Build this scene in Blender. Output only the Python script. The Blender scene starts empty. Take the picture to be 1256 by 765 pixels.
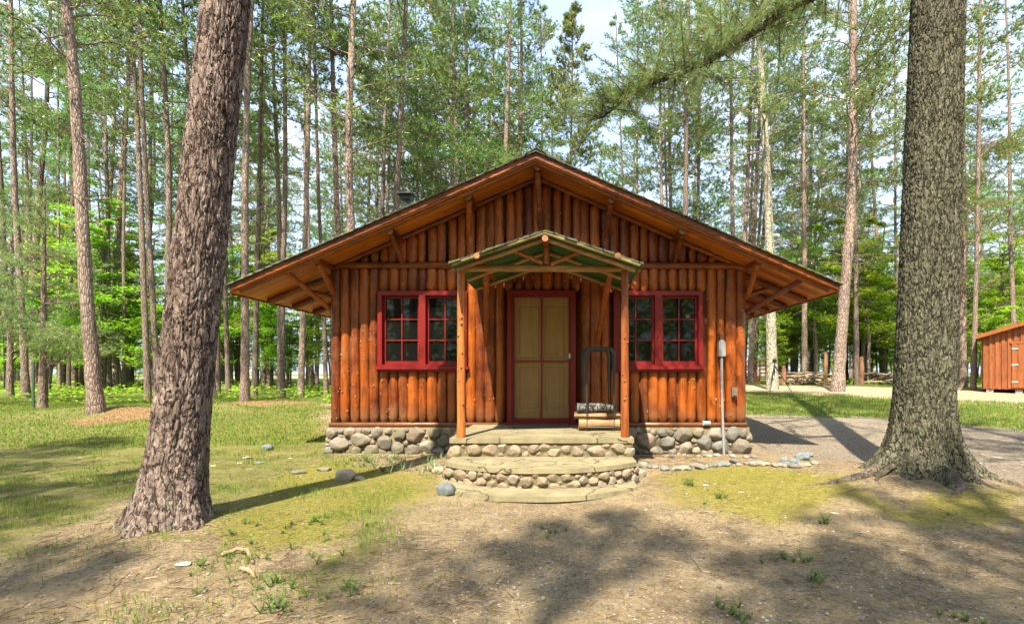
import bpy, math, random
import numpy as np
R = math.radians
sc = bpy.context.scene
COL = sc.collection
CAMZ, FPX, VX, VY = 1.22, 640.0, 690.0, 458.0
rng = np.random.default_rng(7)
random.seed(7)

# ------------------------------------------------------------------ noise
def _h(ix, iy, iz, seed):
    n = (ix * 374761393 + iy * 668265263 + iz * 2147483647 + seed * 1274126177) & 0xFFFFFFFF
    n = ((n ^ (n >> 13)) * 1274126177) & 0xFFFFFFFF
    n = (n ^ (n >> 16)) & 0xFFFFFFFF
    return n / 4294967295.0

def vnoise(x, y, z=0.0, seed=0):
    x, y, z = np.broadcast_arrays(np.asarray(x, float), np.asarray(y, float), np.asarray(z, float))
    ix, iy, iz = (np.floor(a).astype(np.int64) for a in (x, y, z))
    fx, fy, fz = x - ix, y - iy, z - iz
    fx, fy, fz = (f * f * (3 - 2 * f) for f in (fx, fy, fz))
    o = 0
    for dx in (0, 1):
        for dy in (0, 1):
            for dz in (0, 1):
                w = (fx if dx else 1 - fx) * (fy if dy else 1 - fy) * (fz if dz else 1 - fz)
                o = o + w * _h(ix + dx, iy + dy, iz + dz, seed)
    return o

def fbm(x, y, z=0.0, seed=0, oct=4):
    s, a, t = 0, 0.5, 0
    for k in range(oct):
        s = s + a * vnoise(np.asarray(x) * 2**k, np.asarray(y) * 2**k, np.asarray(z) * 2**k, seed + k * 17)
        t += a
        a *= 0.5
    return s / t

def worley(u, v, nu, seed=0):
    """u wraps at nu cells; returns F1, F2, cell id value."""
    iu, iv = np.floor(u).astype(np.int64), np.floor(v).astype(np.int64)
    f1 = np.full(u.shape, 9.0); f2 = f1.copy(); cid = np.zeros(u.shape)
    for du in (-1, 0, 1):
        for dv in (-1, 0, 1):
            cu, cv = iu + du, iv + dv
            wu = np.mod(cu, nu)
            px = cu + 0.1 + 0.8 * _h(wu, cv, 0, seed)
            py = cv + 0.1 + 0.8 * _h(wu, cv, 1, seed)
            d = np.hypot(px - u, py - v)
            c = _h(wu, cv, 2, seed)
            near = d < f1
            f2 = np.where(near, f1, np.minimum(f2, d))
            cid = np.where(near, c, cid)
            f1 = np.where(near, d, f1)
    return f1, f2, cid

# ------------------------------------------------------------------ terrain
_tl = ([-60, 0, 2.5, 5.5, 8, 12.5, 17, 25, 40, 100, 500], [-.4, -.2, -.13, -.01, 0, .25, .38, .5, .6, .7, .8])
_tr = ([-60, 0, 2.5, 5.5, 8, 10, 14, 19, 26, 35, 60, 500], [-.4, -.2, -.13, -.01, 0, .08, .33, .55, .65, .7, .75, .8])
TREE_A, TREE_B = (-3.28, 4.33), (4.0, 5.84)
def H(x, y):
    x = np.asarray(x, float); y = np.asarray(y, float)
    w = 1 / (1 + np.exp(-(x + 0.5) * 0.8))
    z = np.interp(y, *_tl) * (1 - w) + np.interp(y, *_tr) * w
    z = z + 0.05 * (vnoise(x * .45, y * .45, 0, 3) - .5) + 0.02 * (vnoise(x * 1.7, y * 1.7, 0, 5) - .5)
    z = z + 0.17 * np.exp(-(((x - TREE_B[0])**2 + (y - TREE_B[1])**2) / 0.75))
    z = z + 0.07 * np.exp(-(((x - TREE_A[0])**2 + (y - TREE_A[1])**2) / 0.35))
    z = z + 0.16 * np.exp(-(((x + 11.2) / 1.6)**2 + ((y - 12.6) / .8)**2)) + 0.2 * np.exp(-(((x + 8.6) / .7)**2 + ((y - 13.2) / .5)**2))
    flat = np.exp(-(np.clip(np.abs(x + .25) - 1.3, 0, 9)**2 + np.clip(np.abs(y - 6) - 1.2, 0, 9)**2) * 6)
    z = z * (1 - flat) + flat * np.minimum(z, np.interp(y, [4, 5, 8], [-.05, -.02, 0]))
    return z

def ray(px, py, d):
    return ((px - VX) / FPX * d, d, CAMZ - (py - VY) / FPX * d)

def G(px, py):
    """world point of the ground seen at a pixel of the photograph"""
    d = 1.2 * FPX / max(py - VY, 3)
    lo, hi = 1.2, 160.0
    for _ in range(50):
        d = (lo + hi) / 2
        x, y, z = ray(px, py, d)
        if z > float(H(x, y)): lo = d
        else: hi = d
    return ((px - VX) / FPX * d, d)

# ------------------------------------------------------------------ mesh helpers
class MB:
    def __init__(s):
        s.v, s.q, s.t, s.c, s.n = [], [], [], [], 0
        s.qm, s.tm = [], []
    def add(s, v, q=None, t=None, col=(.5, .5, .5), m=0):
        v = np.asarray(v, float).reshape(-1, 3)
        s.v.append(v)
        c = np.asarray(col, float)
        s.c.append(np.broadcast_to(c, (len(v), 3)) if c.ndim == 1 else c)
        if q is not None and len(q):
            q = np.asarray(q, np.int64).reshape(-1, 4); s.q.append(q + s.n); s.qm.append(np.full(len(q), m))
        if t is not None and len(t):
            t = np.asarray(t, np.int64).reshape(-1, 3); s.t.append(t + s.n); s.tm.append(np.full(len(t), m))
        s.n += len(v)
        return s
    def box(s, x0, x1, y0, y1, z0, z1, col=(.5, .5, .5), m=0):
        v = [(x, y, z) for x in (x0, x1) for y in (y0, y1) for z in (z0, z1)]
        q = [(0, 1, 3, 2), (4, 6, 7, 5), (0, 4, 5, 1), (2, 3, 7, 6), (0, 2, 6, 4), (1, 5, 7, 3)]
        return s.add(v, q, None, col, m)
    def prism(s, prof, y0, y1, col=(.5, .5, .5), m=0):
        """convex profile of (x, z) extruded along y"""
        n = len(prof)
        v = [(x, y0, z) for x, z in prof] + [(x, y1, z) for x, z in prof]
        q = [(i, (i + 1) % n, n + (i + 1) % n, n + i) for i in range(n)]
        t = [(0, i + 1, i) for i in range(1, n - 1)] + [(n, n + i, n + i + 1) for i in range(1, n - 1)]
        return s.add(v, q, t, col, m)
    def tube(s, pts, rad, n=8, col=(.5, .5, .5), caps=True, wob=0.0, m=0, seed=0, capcol=None):
        P = np.asarray(pts, float); k = len(P)
        rr = np.broadcast_to(np.asarray(rad, float), (k,)).copy()
        T = np.gradient(P, axis=0); T /= np.linalg.norm(T, axis=1)[:, None] + 1e-9
        ref = np.array([0, 0, 1.0]) if abs(T[:, 2]).mean() < .8 else np.array([1.0, 0, 0])
        A = np.cross(T, ref); A /= np.linalg.norm(A, axis=1)[:, None] + 1e-9
        B = np.cross(T, A)
        th = np.linspace(0, 2 * math.pi, n, endpoint=False)
        r = rr[:, None] * np.ones(n)
        if wob:
            r = r * (1 + wob * (vnoise(np.cos(th)[None] * 1.2 + seed * 3.1, np.sin(th)[None] * 1.2, np.linspace(0, k * .45, k)[:, None], seed) - .5) * 2)
        v = P[:, None] + r[..., None] * (np.cos(th)[None, :, None] * A[:, None] + np.sin(th)[None, :, None] * B[:, None])
        v = v.reshape(-1, 3)
        i = np.arange(k - 1)[:, None] * n; j = np.arange(n)[None]
        q = np.stack([i + j, i + (j + 1) % n, i + n + (j + 1) % n, i + n + j], -1).reshape(-1, 4)
        s.add(v, q, None, col, m)
        if caps:
            cc = col if capcol is None else capcol
            jj = np.arange(n)
            for ring, ctr, fl in ((0, P[0], 1), (k - 1, P[-1], 0)):
                vv = np.vstack([v[ring * n:(ring + 1) * n], ctr])
                t = np.stack([jj, (jj + 1) % n, np.full(n, n)], -1)
                if fl: t = t[:, ::-1]
                c1 = np.asarray(cc, float)
                if c1.ndim > 1: c1 = c1.mean(0)
                s.add(vv, None, t, c1, m)
        return s
    def build(s, name, mats, parent=None, smooth=False, loc=None):
        me = bpy.data.meshes.new(name)
        V = np.vstack(s.v)
        if loc is not None: V = V - np.asarray(loc)
        q = np.vstack(s.q) if s.q else np.zeros((0, 4), np.int64)
        t = np.vstack(s.t) if s.t else np.zeros((0, 3), np.int64)
        me.vertices.add(len(V)); me.vertices.foreach_set('co', V.astype(np.float32).ravel())
        nl = q.size + t.size
        me.loops.add(nl)
        me.loops.foreach_set('vertex_index', np.concatenate([q.ravel(), t.ravel()]).astype(np.int32))
        me.polygons.add(len(q) + len(t))
        tot = np.concatenate([np.full(len(q), 4), np.full(len(t), 3)])
        st = np.concatenate([[0], np.cumsum(tot)[:-1]]) if len(tot) else tot
        me.polygons.foreach_set('loop_start', st.astype(np.int32))
        mi = np.concatenate((s.qm or [np.zeros(0)]) + (s.tm or [np.zeros(0)])).astype(np.int32)
        me.polygons.foreach_set('material_index', mi)
        me.polygons.foreach_set('use_smooth', np.full(len(tot), bool(smooth)))
        a = me.attributes.new('tone', 'FLOAT_COLOR', 'POINT')
        C = np.ones((len(V), 4), np.float32); C[:, :3] = np.vstack(s.c)
        a.data.foreach_set('color', C.ravel())
        me.update(calc_edges=True)
        for mm in (mats if isinstance(mats, (list, tuple)) else [mats]): me.materials.append(mm)
        o = bpy.data.objects.new(name, me); COL.objects.link(o)
        if parent is not None: o.parent = parent
        return o

def ico(sub=1):
    t = (1 + 5**.5) / 2
    v = [(-1, t, 0), (1, t, 0), (-1, -t, 0), (1, -t, 0), (0, -1, t), (0, 1, t), (0, -1, -t), (0, 1, -t), (t, 0, -1), (t, 0, 1), (-t, 0, -1), (-t, 0, 1)]
    f = [(0, 11, 5), (0, 5, 1), (0, 1, 7), (0, 7, 10), (0, 10, 11), (1, 5, 9), (5, 11, 4), (11, 10, 2), (10, 7, 6), (7, 1, 8), (3, 9, 4), (3, 4, 2), (3, 2, 6), (3, 6, 8), (3, 8, 9), (4, 9, 5), (2, 4, 11), (6, 2, 10), (8, 6, 7), (9, 8, 1)]
    v = [np.array(a, float) / np.linalg.norm(a) for a in v]
    for _ in range(sub):
        cache, nf = {}, []
        def mid(a, b):
            k = (min(a, b), max(a, b))
            if k not in cache:
                m = v[a] + v[b]; v.append(m / np.linalg.norm(m)); cache[k] = len(v) - 1
            return cache[k]
        for a, b, c in f:
            x, y, z = mid(a, b), mid(b, c), mid(c, a)
            nf += [(a, x, z), (b, y, x), (c, z, y), (x, y, z)]
        f = nf
    return np.array(v), np.array(f)
ICO = [ico(0), ico(1), ico(2), ico(3)]

def rotz(v, a):
    c, s_ = math.cos(a), math.sin(a)
    return v @ np.array([[c, s_, 0], [-s_, c, 0], [0, 0, 1]])

def rock(mb, c, size, col, seed, sub=2, rough=.25, ang=0, m=0, axis=None):
    V, F = ICO[sub]
    n = fbm(V[:, 0] * 1.1 + seed * 7.3, V[:, 1] * 1.1, V[:, 2] * 1.1, seed, 3) - .5
    q = V * (1 + rough * 1.4 * n)[:, None]
    rs = np.random.default_rng(seed + 5)
    for _ in range(9):
        d = rs.normal(size=3); d /= np.linalg.norm(d); q = q - np.maximum(q @ d - rs.uniform(.70, .86), 0)[:, None] * d * .9
    v = q * np.asarray(size) * 1.08
    v = rotz(v, ang)
    if axis is not None: v = v @ axis
    mb.add(v + np.asarray(c), None, F, col, m)

# ------------------------------------------------------------------ tags
def tag(o, label=None, cat=None, group=None, kind=None):
    if label: o['label'] = label
    if cat: o['category'] = cat
    if group: o['group'] = group
    if kind: o['kind'] = kind
    return o
def empty(name, loc, label=None, cat=None, group=None):
    o = bpy.data.objects.new(name, None); COL.objects.link(o); o.location = loc
    o.empty_display_size = .2
    return tag(o, label, cat, group)

# ------------------------------------------------------------------ materials
class NT:
    def __init__(s, name):
        s.m = bpy.data.materials.new(name); s.m.use_nodes = True
        s.t = s.m.node_tree; s.t.nodes.clear()
        s.out = s.t.nodes.new('ShaderNodeOutputMaterial')
    def n(s, kind, **kw):
        o = s.t.nodes.new(kind)
        for k, v in kw.items():
            if k.startswith('i_'):
                o.inputs[k[2:].replace('_', ' ')].default_value = v
            else: setattr(o, k, v)
        return o
    def l(s, a, b): s.t.links.new(a, b)
    def coords(s, scale=(1, 1, 1), which='Object'):
        c = s.n('ShaderNodeTexCoord'); mp = s.n('ShaderNodeMapping'); mp.inputs['Scale'].default_value = scale
        s.l(c.outputs[which], mp.inputs[0]); return mp.outputs[0]
    def noise(s, vec, scale, detail=4, rough=.6, dist=0.0):
        n = s.n('ShaderNodeTexNoise'); n.inputs['Scale'].default_value = scale; n.inputs['Detail'].default_value = detail
        n.inputs['Roughness'].default_value = rough; n.inputs['Distortion'].default_value = dist
        s.l(vec, n.inputs['Vector']); return n.outputs['Fac']
    def voro(s, vec, scale, feat='DISTANCE_TO_EDGE', out='Distance'):
        n = s.n('ShaderNodeTexVoronoi', feature=feat); n.inputs['Scale'].default_value = scale
        s.l(vec, n.inputs['Vector']); return n.outputs[out]
    def ramp(s, fac, stops):
        n = s.n('ShaderNodeValToRGB'); e = n.color_ramp.elements
        while len(e) < len(stops): e.new(.5)
        for a, (p, c) in zip(e, stops):
            a.position = p; a.color = tuple(c) + (1,) if len(c) == 3 else c
        s.l(fac, n.inputs[0]); return n.outputs[0]
    def mix(s, f, a, b, mode='MIX'):
        n = s.n('ShaderNodeMix', data_type='RGBA', blend_type=mode)
        for sock, v in ((n.inputs[0], f), (n.inputs[6], a), (n.inputs[7], b)):
            if hasattr(v, 'links'): s.l(v, sock)
            elif isinstance(v, (int, float)): sock.default_value = v
            else: sock.default_value = tuple(v) + (1,) if len(v) == 3 else v
        return n.outputs[2]
    def math(s, op, a, b=0.0, clamp=False):
        n = s.n('ShaderNodeMath', operation=op, use_clamp=clamp)
        for sock, v in ((n.inputs[0], a), (n.inputs[1], b)):
            if hasattr(v, 'links'): s.l(v, sock)
            else: sock.default_value = v
        return n.outputs[0]
    def attr(s, name='tone'):
        a = s.n('ShaderNodeAttribute', attribute_name=name); sp = s.n('ShaderNodeSeparateColor')
        s.l(a.outputs['Color'], sp.inputs[0]); return a.outputs['Color'], sp.outputs[0], sp.outputs[1], sp.outputs[2]
    def bump(s, h, strength=.5, dist=.01, prev=None):
        b = s.n('ShaderNodeBump'); b.inputs['Strength'].default_value = strength; b.inputs['Distance'].default_value = dist
        s.l(h, b.inputs['Height'])
        if prev is not None: s.l(prev, b.inputs['Normal'])
        return b.outputs[0]
    def pbr(s, col, rough=.7, normal=None, spec=.5, coat=0.0, metal=0.0):
        p = s.n('ShaderNodeBsdfPrincipled')
        for k, v in (('Base Color', col), ('Roughness', rough)):
            if hasattr(v, 'links'): s.l(v, p.inputs[k])
            elif k == 'Base Color': p.inputs[k].default_value = tuple(v) + (1,)
            else: p.inputs[k].default_value = v
        p.inputs['Specular IOR Level'].default_value = spec
        p.inputs['Coat Weight'].default_value = coat; p.inputs['Coat Roughness'].default_value = .25
        p.inputs['Metallic'].default_value = metal
        if normal is not None: s.l(normal, p.inputs['Normal'])
        s.l(p.outputs[0], s.out.inputs[0]); return s.m

def m_wood(name, dark, light, knot=(.30, .18, .09), rough=.46, coat=.10, along='z', grain=1.0, splash=False):
    n = NT(name)
    sc_ = {'z': (14, 14, 1.2), 'x': (1.2, 14, 14), 'y': (14, 1.2, 14)}[along]
    v = n.coords(sc_); v1 = n.coords((1, 1, 1))
    c, r, g, b = n.attr()
    a = n.noise(v, 1.3, 5, .65); a2 = n.noise(v, 2.7, 4, .7); big = n.noise(v1, 3.2, 4, .65)
    f = n.math('ADD', n.math('MULTIPLY', a, .62), n.math('MULTIPLY', r, .36))
    f = n.math('ADD', f, n.math('MULTIPLY', n.math('SUBTRACT', big, .5), .8))
    col = n.ramp(f, [(.25, dark), (.52, tuple((p + q) / 2 for p, q in zip(dark, light))), (.82, light)])
    streak = n.ramp(a2, [(.33, (.25, .19, .17)), (.50, (1, 1, 1))])
    col = n.mix(.65 * grain, col, streak, 'MULTIPLY')
    if splash:   # mud splashed up from the ground and faded patches in the stain
        sp = n.n('ShaderNodeSeparateXYZ'); n.l(v1, sp.inputs[0]); pn = n.noise(v1, 1.7, 5, .7, .8)
        hz = n.ramp(n.math('ADD', sp.outputs[2], n.math('MULTIPLY', n.math('SUBTRACT', pn, .5), .7)), [(.45, (.75, .75, .75)), (.80, (0, 0, 0))])
        col = n.mix(hz, col, (.13, .06, .028))
        col = n.mix(n.math('MULTIPLY', n.ramp(n.noise(v1, 2.6, 6, .7, .5), [(.52, (0, 0, 0)), (.68, (1, 1, 1))]), .4), col, (.25, .115, .045))
    col = n.mix(g, col, knot)
    nm = n.bump(n.math('ADD', a, n.math('MULTIPLY', a2, .4)), .45, .012)
    return n.pbr(col, rough, nm, .4, coat)

M = {}
M['log'] = m_wood('stained_log', (.085, .013, .003), (.43, .105, .008), splash=True)
M['logx'] = m_wood('stained_log_horizontal', (.09, .016, .004), (.36, .10, .012), along='x')
M['logy'] = m_wood('stained_log_projecting', (.10, .015, .004), (.36, .08, .010), along='y')
M['post'] = m_wood('peeled_post', (.22, .055, .012), (.48, .16, .035), knot=(.2, .08, .03))
M['peel'] = m_wood('weathered_peeled_log', (.20, .085, .022), (.42, .25, .10), along='x', coat=0, rough=.6)
M['shed'] = m_wood('shed_siding', (.18, .052, .014), (.32, .10, .026), coat=0, rough=.6)

def m_soffit():
    n = NT('soffit_boards')
    v1 = n.coords((1, 1, 1)); sp = n.n('ShaderNodeSeparateXYZ'); n.l(v1, sp.inputs[0])
    k = n.math('MULTIPLY', sp.outputs[1], 1 / .165)
    fr = n.math('FRACT', k); fl = n.math('FLOOR', k)
    w = n.n('ShaderNodeTexWhiteNoise', noise_dimensions='2D')
    cb = n.n('ShaderNodeCombineXYZ'); n.l(fl, cb.inputs[0])
    n.l(n.math('FLOOR', n.math('ADD', n.math('MULTIPLY', sp.outputs[0], .9), n.math('MULTIPLY', fl, .37))), cb.inputs[1])
    n.l(cb.outputs[0], w.inputs[0])
    g = n.noise(n.coords((1.5, 16, 16)), 1.6, 5)
    f = n.math('ADD', n.math('MULTIPLY', w.outputs[0], .4), n.math('MULTIPLY', g, .6))
    col = n.ramp(f, [(.2, (.26, .055, .007)), (.8, (.70, .25, .03))])
    gap = n.math('MULTIPLY', n.math('GREATER_THAN', fr, .05), 1.0)
    col = n.mix(gap, (.06, .02, .006), col)
    return n.pbr(col, .5, n.bump(n.math('ADD', gap, n.math('MULTIPLY', g, .3)), .5, .008), .35)
M['soffit'] = m_soffit()

def m_paint(name, col, rough=.45):
    n = NT(name); v = n.coords((1, 1, 1))
    a = n.noise(v, 9, 4); b = n.noise(n.coords((30, 30, 4)), 2, 3)
    c = n.mix(n.ramp(a, [(.35, (0, 0, 0)), (.7, (1, 1, 1))]), tuple(x * .8 for x in col), col)
    return n.pbr(c, rough, n.bump(b, .15, .004), .4)
M['red'] = m_paint('red_paint', (.19, .008, .008))
M['redgate'] = m_paint('red_gate_paint', (.40, .035, .02))
M['greenboard'] = m_paint('green_boards', (.035, .105, .03), .6)
M['black'] = m_paint('black_metal', (.035, .038, .042), .35)
M['grey'] = m_paint('grey_metal', (.27, .28, .29), .5)
M['white'] = m_paint('white_plastic', (.75, .75, .72), .5)
M['darkbox'] = m_paint('weathered_box', (.16, .13, .11), .6)
M['iron'] = m_paint('rusty_iron', (.05, .09, .06), .7)

def m_backing():
    n = NT('dark_backing'); v = n.coords(); return n.pbr(n.mix(n.noise(v, 20, 3), (.07, .016, .005), (.15, .04, .010)), .8)  # plain dark sheet behind the logs; also paints shade into the door grooves
M['backing'] = m_backing()

def m_stone():
    n = NT('fieldstone'); v = n.coords(); c, r, g, b = n.attr()
    a = n.noise(v, 14, 5, .65); s = n.noise(v, 90, 3, .7); big = n.noise(v, 3.5, 3)
    col = n.mix(.85, c, n.ramp(a, [(.3, (.55, .55, .55)), (.7, (1.25, 1.22, 1.18))]), 'MULTIPLY')
    col = n.mix(n.math('MULTIPLY', n.math('GREATER_THAN', s, .62), .35), col, (.5, .48, .44))
    col = n.mix(n.math('MULTIPLY', n.ramp(big, [(.45, (0, 0, 0)), (.7, (1, 1, 1))]), .5), col, (.10, .105, .05))
    return n.pbr(col, .75, n.bump(n.math('ADD', a, n.math('MULTIPLY', s, .4)), .5, .012), .35)
M['stone'] = m_stone()

def m_mortar():
    n = NT('mortar'); v = n.coords(); a = n.noise(v, 6, 5); s = n.noise(v, 60, 4, .7); st = n.noise(v, 1.6, 4, .6, .6)
    col = n.mix(a, (.095, .072, .043), (.21, .165, .10))
    col = n.mix(n.math('MULTIPLY', n.ramp(st, [(.42, (0, 0, 0)), (.66, (1, 1, 1))]), .45), col, (.17, .15, .085))
    return n.pbr(col, .9, n.bump(n.math('ADD', a, n.math('MULTIPLY', s, .5)), .6, .012), .2)
M['mortar'] = m_mortar()

def m_slab():
    n = NT('porch_concrete'); v = n.coords(); a = n.noise(v, 2.6, 7, .7); s = n.noise(v, 90, 4, .75); st = n.noise(v, 6, 6, .75, .5)
    cb = n.n('ShaderNodeVectorMath', operation='MULTIPLY_ADD'); nn = n.n('ShaderNodeTexNoise'); nn.inputs['Scale'].default_value = 5; n.l(v, nn.inputs['Vector'])
    n.l(nn.outputs['Color'], cb.inputs[0]); cb.inputs[1].default_value = (.25,) * 3; n.l(v, cb.inputs[2])
    cr = n.ramp(n.voro(cb.outputs[0], 1.15), [(0, (0, 0, 0)), (.014, (1, 1, 1))])
    col = n.mix(n.ramp(a, [(.3, (0, 0, 0)), (.7, (1, 1, 1))]), (.13, .115, .065), (.28, .24, .145))
    col = n.mix(n.math('MULTIPLY', n.ramp(st, [(.50, (0, 0, 0)), (.68, (1, 1, 1))]), .6), col, (.13, .125, .085))
    col = n.mix(n.math('MULTIPLY', n.math('GREATER_THAN', s, .57), .4), col, (.12, .11, .08))
    col = n.mix(cr, (.05, .045, .03), col)
    return n.pbr(col, .9, n.bump(n.math('ADD', n.math('ADD', a, n.math('MULTIPLY', s, .6)), cr), .7, .012), .2)
M['slab'] = m_slab()

def m_shingle():
    n = NT('mossy_shingles'); v = n.coords()
    b = n.n('ShaderNodeTexBrick'); b.inputs['Scale'].default_value = 1; b.inputs['Brick Width'].default_value = .3
    b.inputs['Row Height'].default_value = .14; b.inputs['Mortar Size'].default_value = .012
    b.inputs['Color1'].default_value = (.05, .062, .05, 1); b.inputs['Color2'].default_value = (.09, .10, .08, 1); b.inputs['Mortar'].default_value = (.02, .02, .02, 1)
    mp = n.n('ShaderNodeMapping'); mp.inputs['Rotation'].default_value = (0, 0, R(90)); n.l(v, mp.inputs[0]); n.l(mp.outputs[0], b.inputs[0])
    col = n.mix(n.ramp(n.noise(v, 5, 5, .7), [(.5, (0, 0, 0)), (.62, (1, 1, 1))]), b.outputs[0], (.12, .13, .04))
    return n.pbr(col, .9, n.bump(n.noise(v, 80, 3), .6, .01), .2)
M['shingle'] = m_shingle()

def m_barky(name, c1, c2, crack, lichen, cell=16, zs=.42, cw=.075, lt=.5):
    """flat plates parted by thin dark cracks; 'tone' blue holds where lichen grows"""
    n = NT(name); v = n.coords((1, 1, zs)); c, r, g, b = n.attr(); v0 = n.coords()
    def warp(v, sc_, amt):
        nn = n.n('ShaderNodeTexNoise'); nn.inputs['Scale'].default_value = sc_; nn.inputs['Detail'].default_value = 3; n.l(v, nn.inputs['Vector'])
        m = n.n('ShaderNodeVectorMath', operation='MULTIPLY_ADD'); n.l(nn.outputs['Color'], m.inputs[0]); m.inputs[1].default_value = (amt,) * 3; n.l(v, m.inputs[2]); return m.outputs[0]
    w = warp(warp(warp(v, 4.5, .16), 20, .06), 60, .022)
    e1 = n.voro(w, cell); e2 = n.voro(w, cell * 2.3)
    id1 = n.n('ShaderNodeTexVoronoi'); id1.inputs['Scale'].default_value = cell; n.l(w, id1.inputs['Vector'])
    id2 = n.n('ShaderNodeTexVoronoi'); id2.inputs['Scale'].default_value = cell * 2.3; n.l(w, id2.inputs['Vector'])
    s1 = n.n('ShaderNodeSeparateColor'); n.l(id1.outputs['Color'], s1.inputs[0]); s2 = n.n('ShaderNodeSeparateColor'); n.l(id2.outputs['Color'], s2.inputs[0])
    fine = n.noise(v0, 55, 5, .75); med = n.noise(v0, 5, 4, .7)
    wid = n.math('MULTIPLY', n.noise(v0, 7, 3), 2.0)
    k1 = n.math('DIVIDE', e1, n.math('MULTIPLY', wid, cw)); k2 = n.math('DIVIDE', e2, n.math('MULTIPLY', wid, cw * .8))
    cr1 = n.ramp(k1, [(.35, (0, 0, 0)), (1, (1, 1, 1))]); cr2 = n.ramp(k2, [(.2, (.45, .45, .45)), (1, (1, 1, 1))])
    t = n.math('ADD', n.math('MULTIPLY', s1.outputs[0], .38), n.math('MULTIPLY', s2.outputs[0], .30))
    t = n.math('ADD', t, n.math('MULTIPLY', n.math('SUBTRACT', fine, .3), .55))
    t = n.math('ADD', t, n.math('MULTIPLY', n.math('SUBTRACT', med, .5), 1.1))
    col = n.mix(n.math('MAXIMUM', n.math('MINIMUM', t, 1), 0), c1, c2)
    lf = n.math('MULTIPLY', b, n.ramp(n.noise(v0, 13, 6, .8), [(lt - .05, (0, 0, 0)), (lt + .08, (1, 1, 1))]))
    col = n.mix(lf, col, lichen)
    col = n.mix(cr2, n.mix(.7, col, crack), col); col = n.mix(cr1, crack, col)
    h = n.math('ADD', n.math('MULTIPLY', cr1, 1.2), n.math('MULTIPLY', cr2, .5)); h = n.math('ADD', h, n.math('MULTIPLY', fine, .5)); h = n.math('ADD', h, n.math('MULTIPLY', s2.outputs[1], .35))
    return n.pbr(col, .92, n.bump(h, 1.0, .022), .12)
M['barkA'] = m_barky('red_pine_bark', (.10, .068, .056), (.38, .30, .265), (.06, .040, .034), (.25, .27, .21), 19, .27, .062, .56)
M['barkB'] = m_barky('lichened_bark', (.06, .055, .038), (.215, .20, .145), (.03, .027, .02), (.165, .19, .115), 25, .26, .075, .52)

def m_trunk(name, c1, c2, crack):
    n = NT(name); v = n.coords((1, 1, .33)); c, r, g, b = n.attr()
    oi = n.n('ShaderNodeObjectInfo')
    add = n.n('ShaderNodeVectorMath', operation='ADD'); n.l(v, add.inputs[0])
    cb = n.n('ShaderNodeCombineXYZ'); n.l(n.math('MULTIPLY', oi.outputs['Random'], 37.0), cb.inputs[0]); n.l(cb.outputs[0], add.inputs[1])
    v = add.outputs[0]
    w = n.noise(v, 6, 3); e = n.voro(v, 17); id_ = n.noise(v, 9, 5, .7)
    big = n.noise(v, 1.1, 3)
    t = n.math('ADD', n.math('MULTIPLY', id_, .7), n.math('MULTIPLY', big, .5))
    col = n.ramp(t, [(.38, c1), (.78, c2)])
    col = n.mix(n.ramp(e, [(.0, (1, 1, 1)), (.13, (0, 0, 0))]), col, crack)
    hb = n.n('ShaderNodeHueSaturation'); n.l(col, hb.inputs['Color'])
    n.l(n.math('ADD', n.math('MULTIPLY', oi.outputs['Random'], .5), .8), hb.inputs['Value'])
    col = n.mix(b, hb.outputs[0], (.16, .13, .10))
    return n.pbr(col, .9, n.bump(n.math('ADD', n.math('MULTIPLY', e, 1.5), id_), .9, .03), .12)
M['trunk'] = m_trunk('pine_trunk_bark', (.14, .105, .09), (.38, .295, .24), (.06, .042, .034))
M['trunkg'] = m_trunk('pale_trunk_bark', (.22, .21, .16), (.44, .41, .31), (.09, .08, .06))

def m_leaf(name, c1, c2, tr=.5, var=.3, gloss=.05):
    n = NT(name); c, r, g, b = n.attr(); oi = n.n('ShaderNodeObjectInfo')
    col = n.mix(r, c1, c2)
    h = n.n('ShaderNodeHueSaturation'); n.l(col, h.inputs['Color'])
    n.l(n.math('ADD', n.math('MULTIPLY', oi.outputs['Random'], .05), .475), h.inputs['Hue'])
    n.l(n.math('ADD', n.math('MULTIPLY', oi.outputs['Random'], var), 1 - var / 2), h.inputs['Value'])
    col = n.mix(g, h.outputs[0], (.34, .22, .08))
    d = n.n('ShaderNodeBsdfDiffuse'); t = n.n('ShaderNodeBsdfTranslucent'); gl = n.n('ShaderNodeBsdfGlossy'); gl.inputs['Roughness'].default_value = .35
    n.l(col, d.inputs[0]); n.l(col, t.inputs[0])
    m1 = n.n('ShaderNodeMixShader'); m1.inputs[0].default_value = tr; n.l(d.outputs[0], m1.inputs[1]); n.l(t.outputs[0], m1.inputs[2])
    m2 = n.n('ShaderNodeMixShader'); m2.inputs[0].default_value = gloss; n.l(m1.outputs[0], m2.inputs[1]); n.l(gl.outputs[0], m2.inputs[2])
    n.l(m2.outputs[0], n.out.inputs[0]); return n.m
M['needle'] = m_leaf('pine_needles', (.085, .165, .04), (.27, .39, .10), .6)
M['needle_soft'] = m_leaf('young_pine_needles', (.13, .21, .06), (.32, .42, .14), .58)
M['leaf'] = m_leaf('broad_leaves', (.18, .34, .02), (.42, .58, .05), .55)
M['grass'] = m_leaf('grass_blades', (.095, .18, .03), (.27, .35, .065), .4, 0, 0)
M['dry'] = m_leaf('dry_needles', (.30, .20, .09), (.42, .30, .14), .3)

def m_glass():
    n = NT('window_glass'); v = n.coords()
    return n.pbr((.006, .007, .006), .03, n.bump(n.noise(v, 4, 1), .05, .01), .35)
M['glass'] = m_glass()

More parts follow.
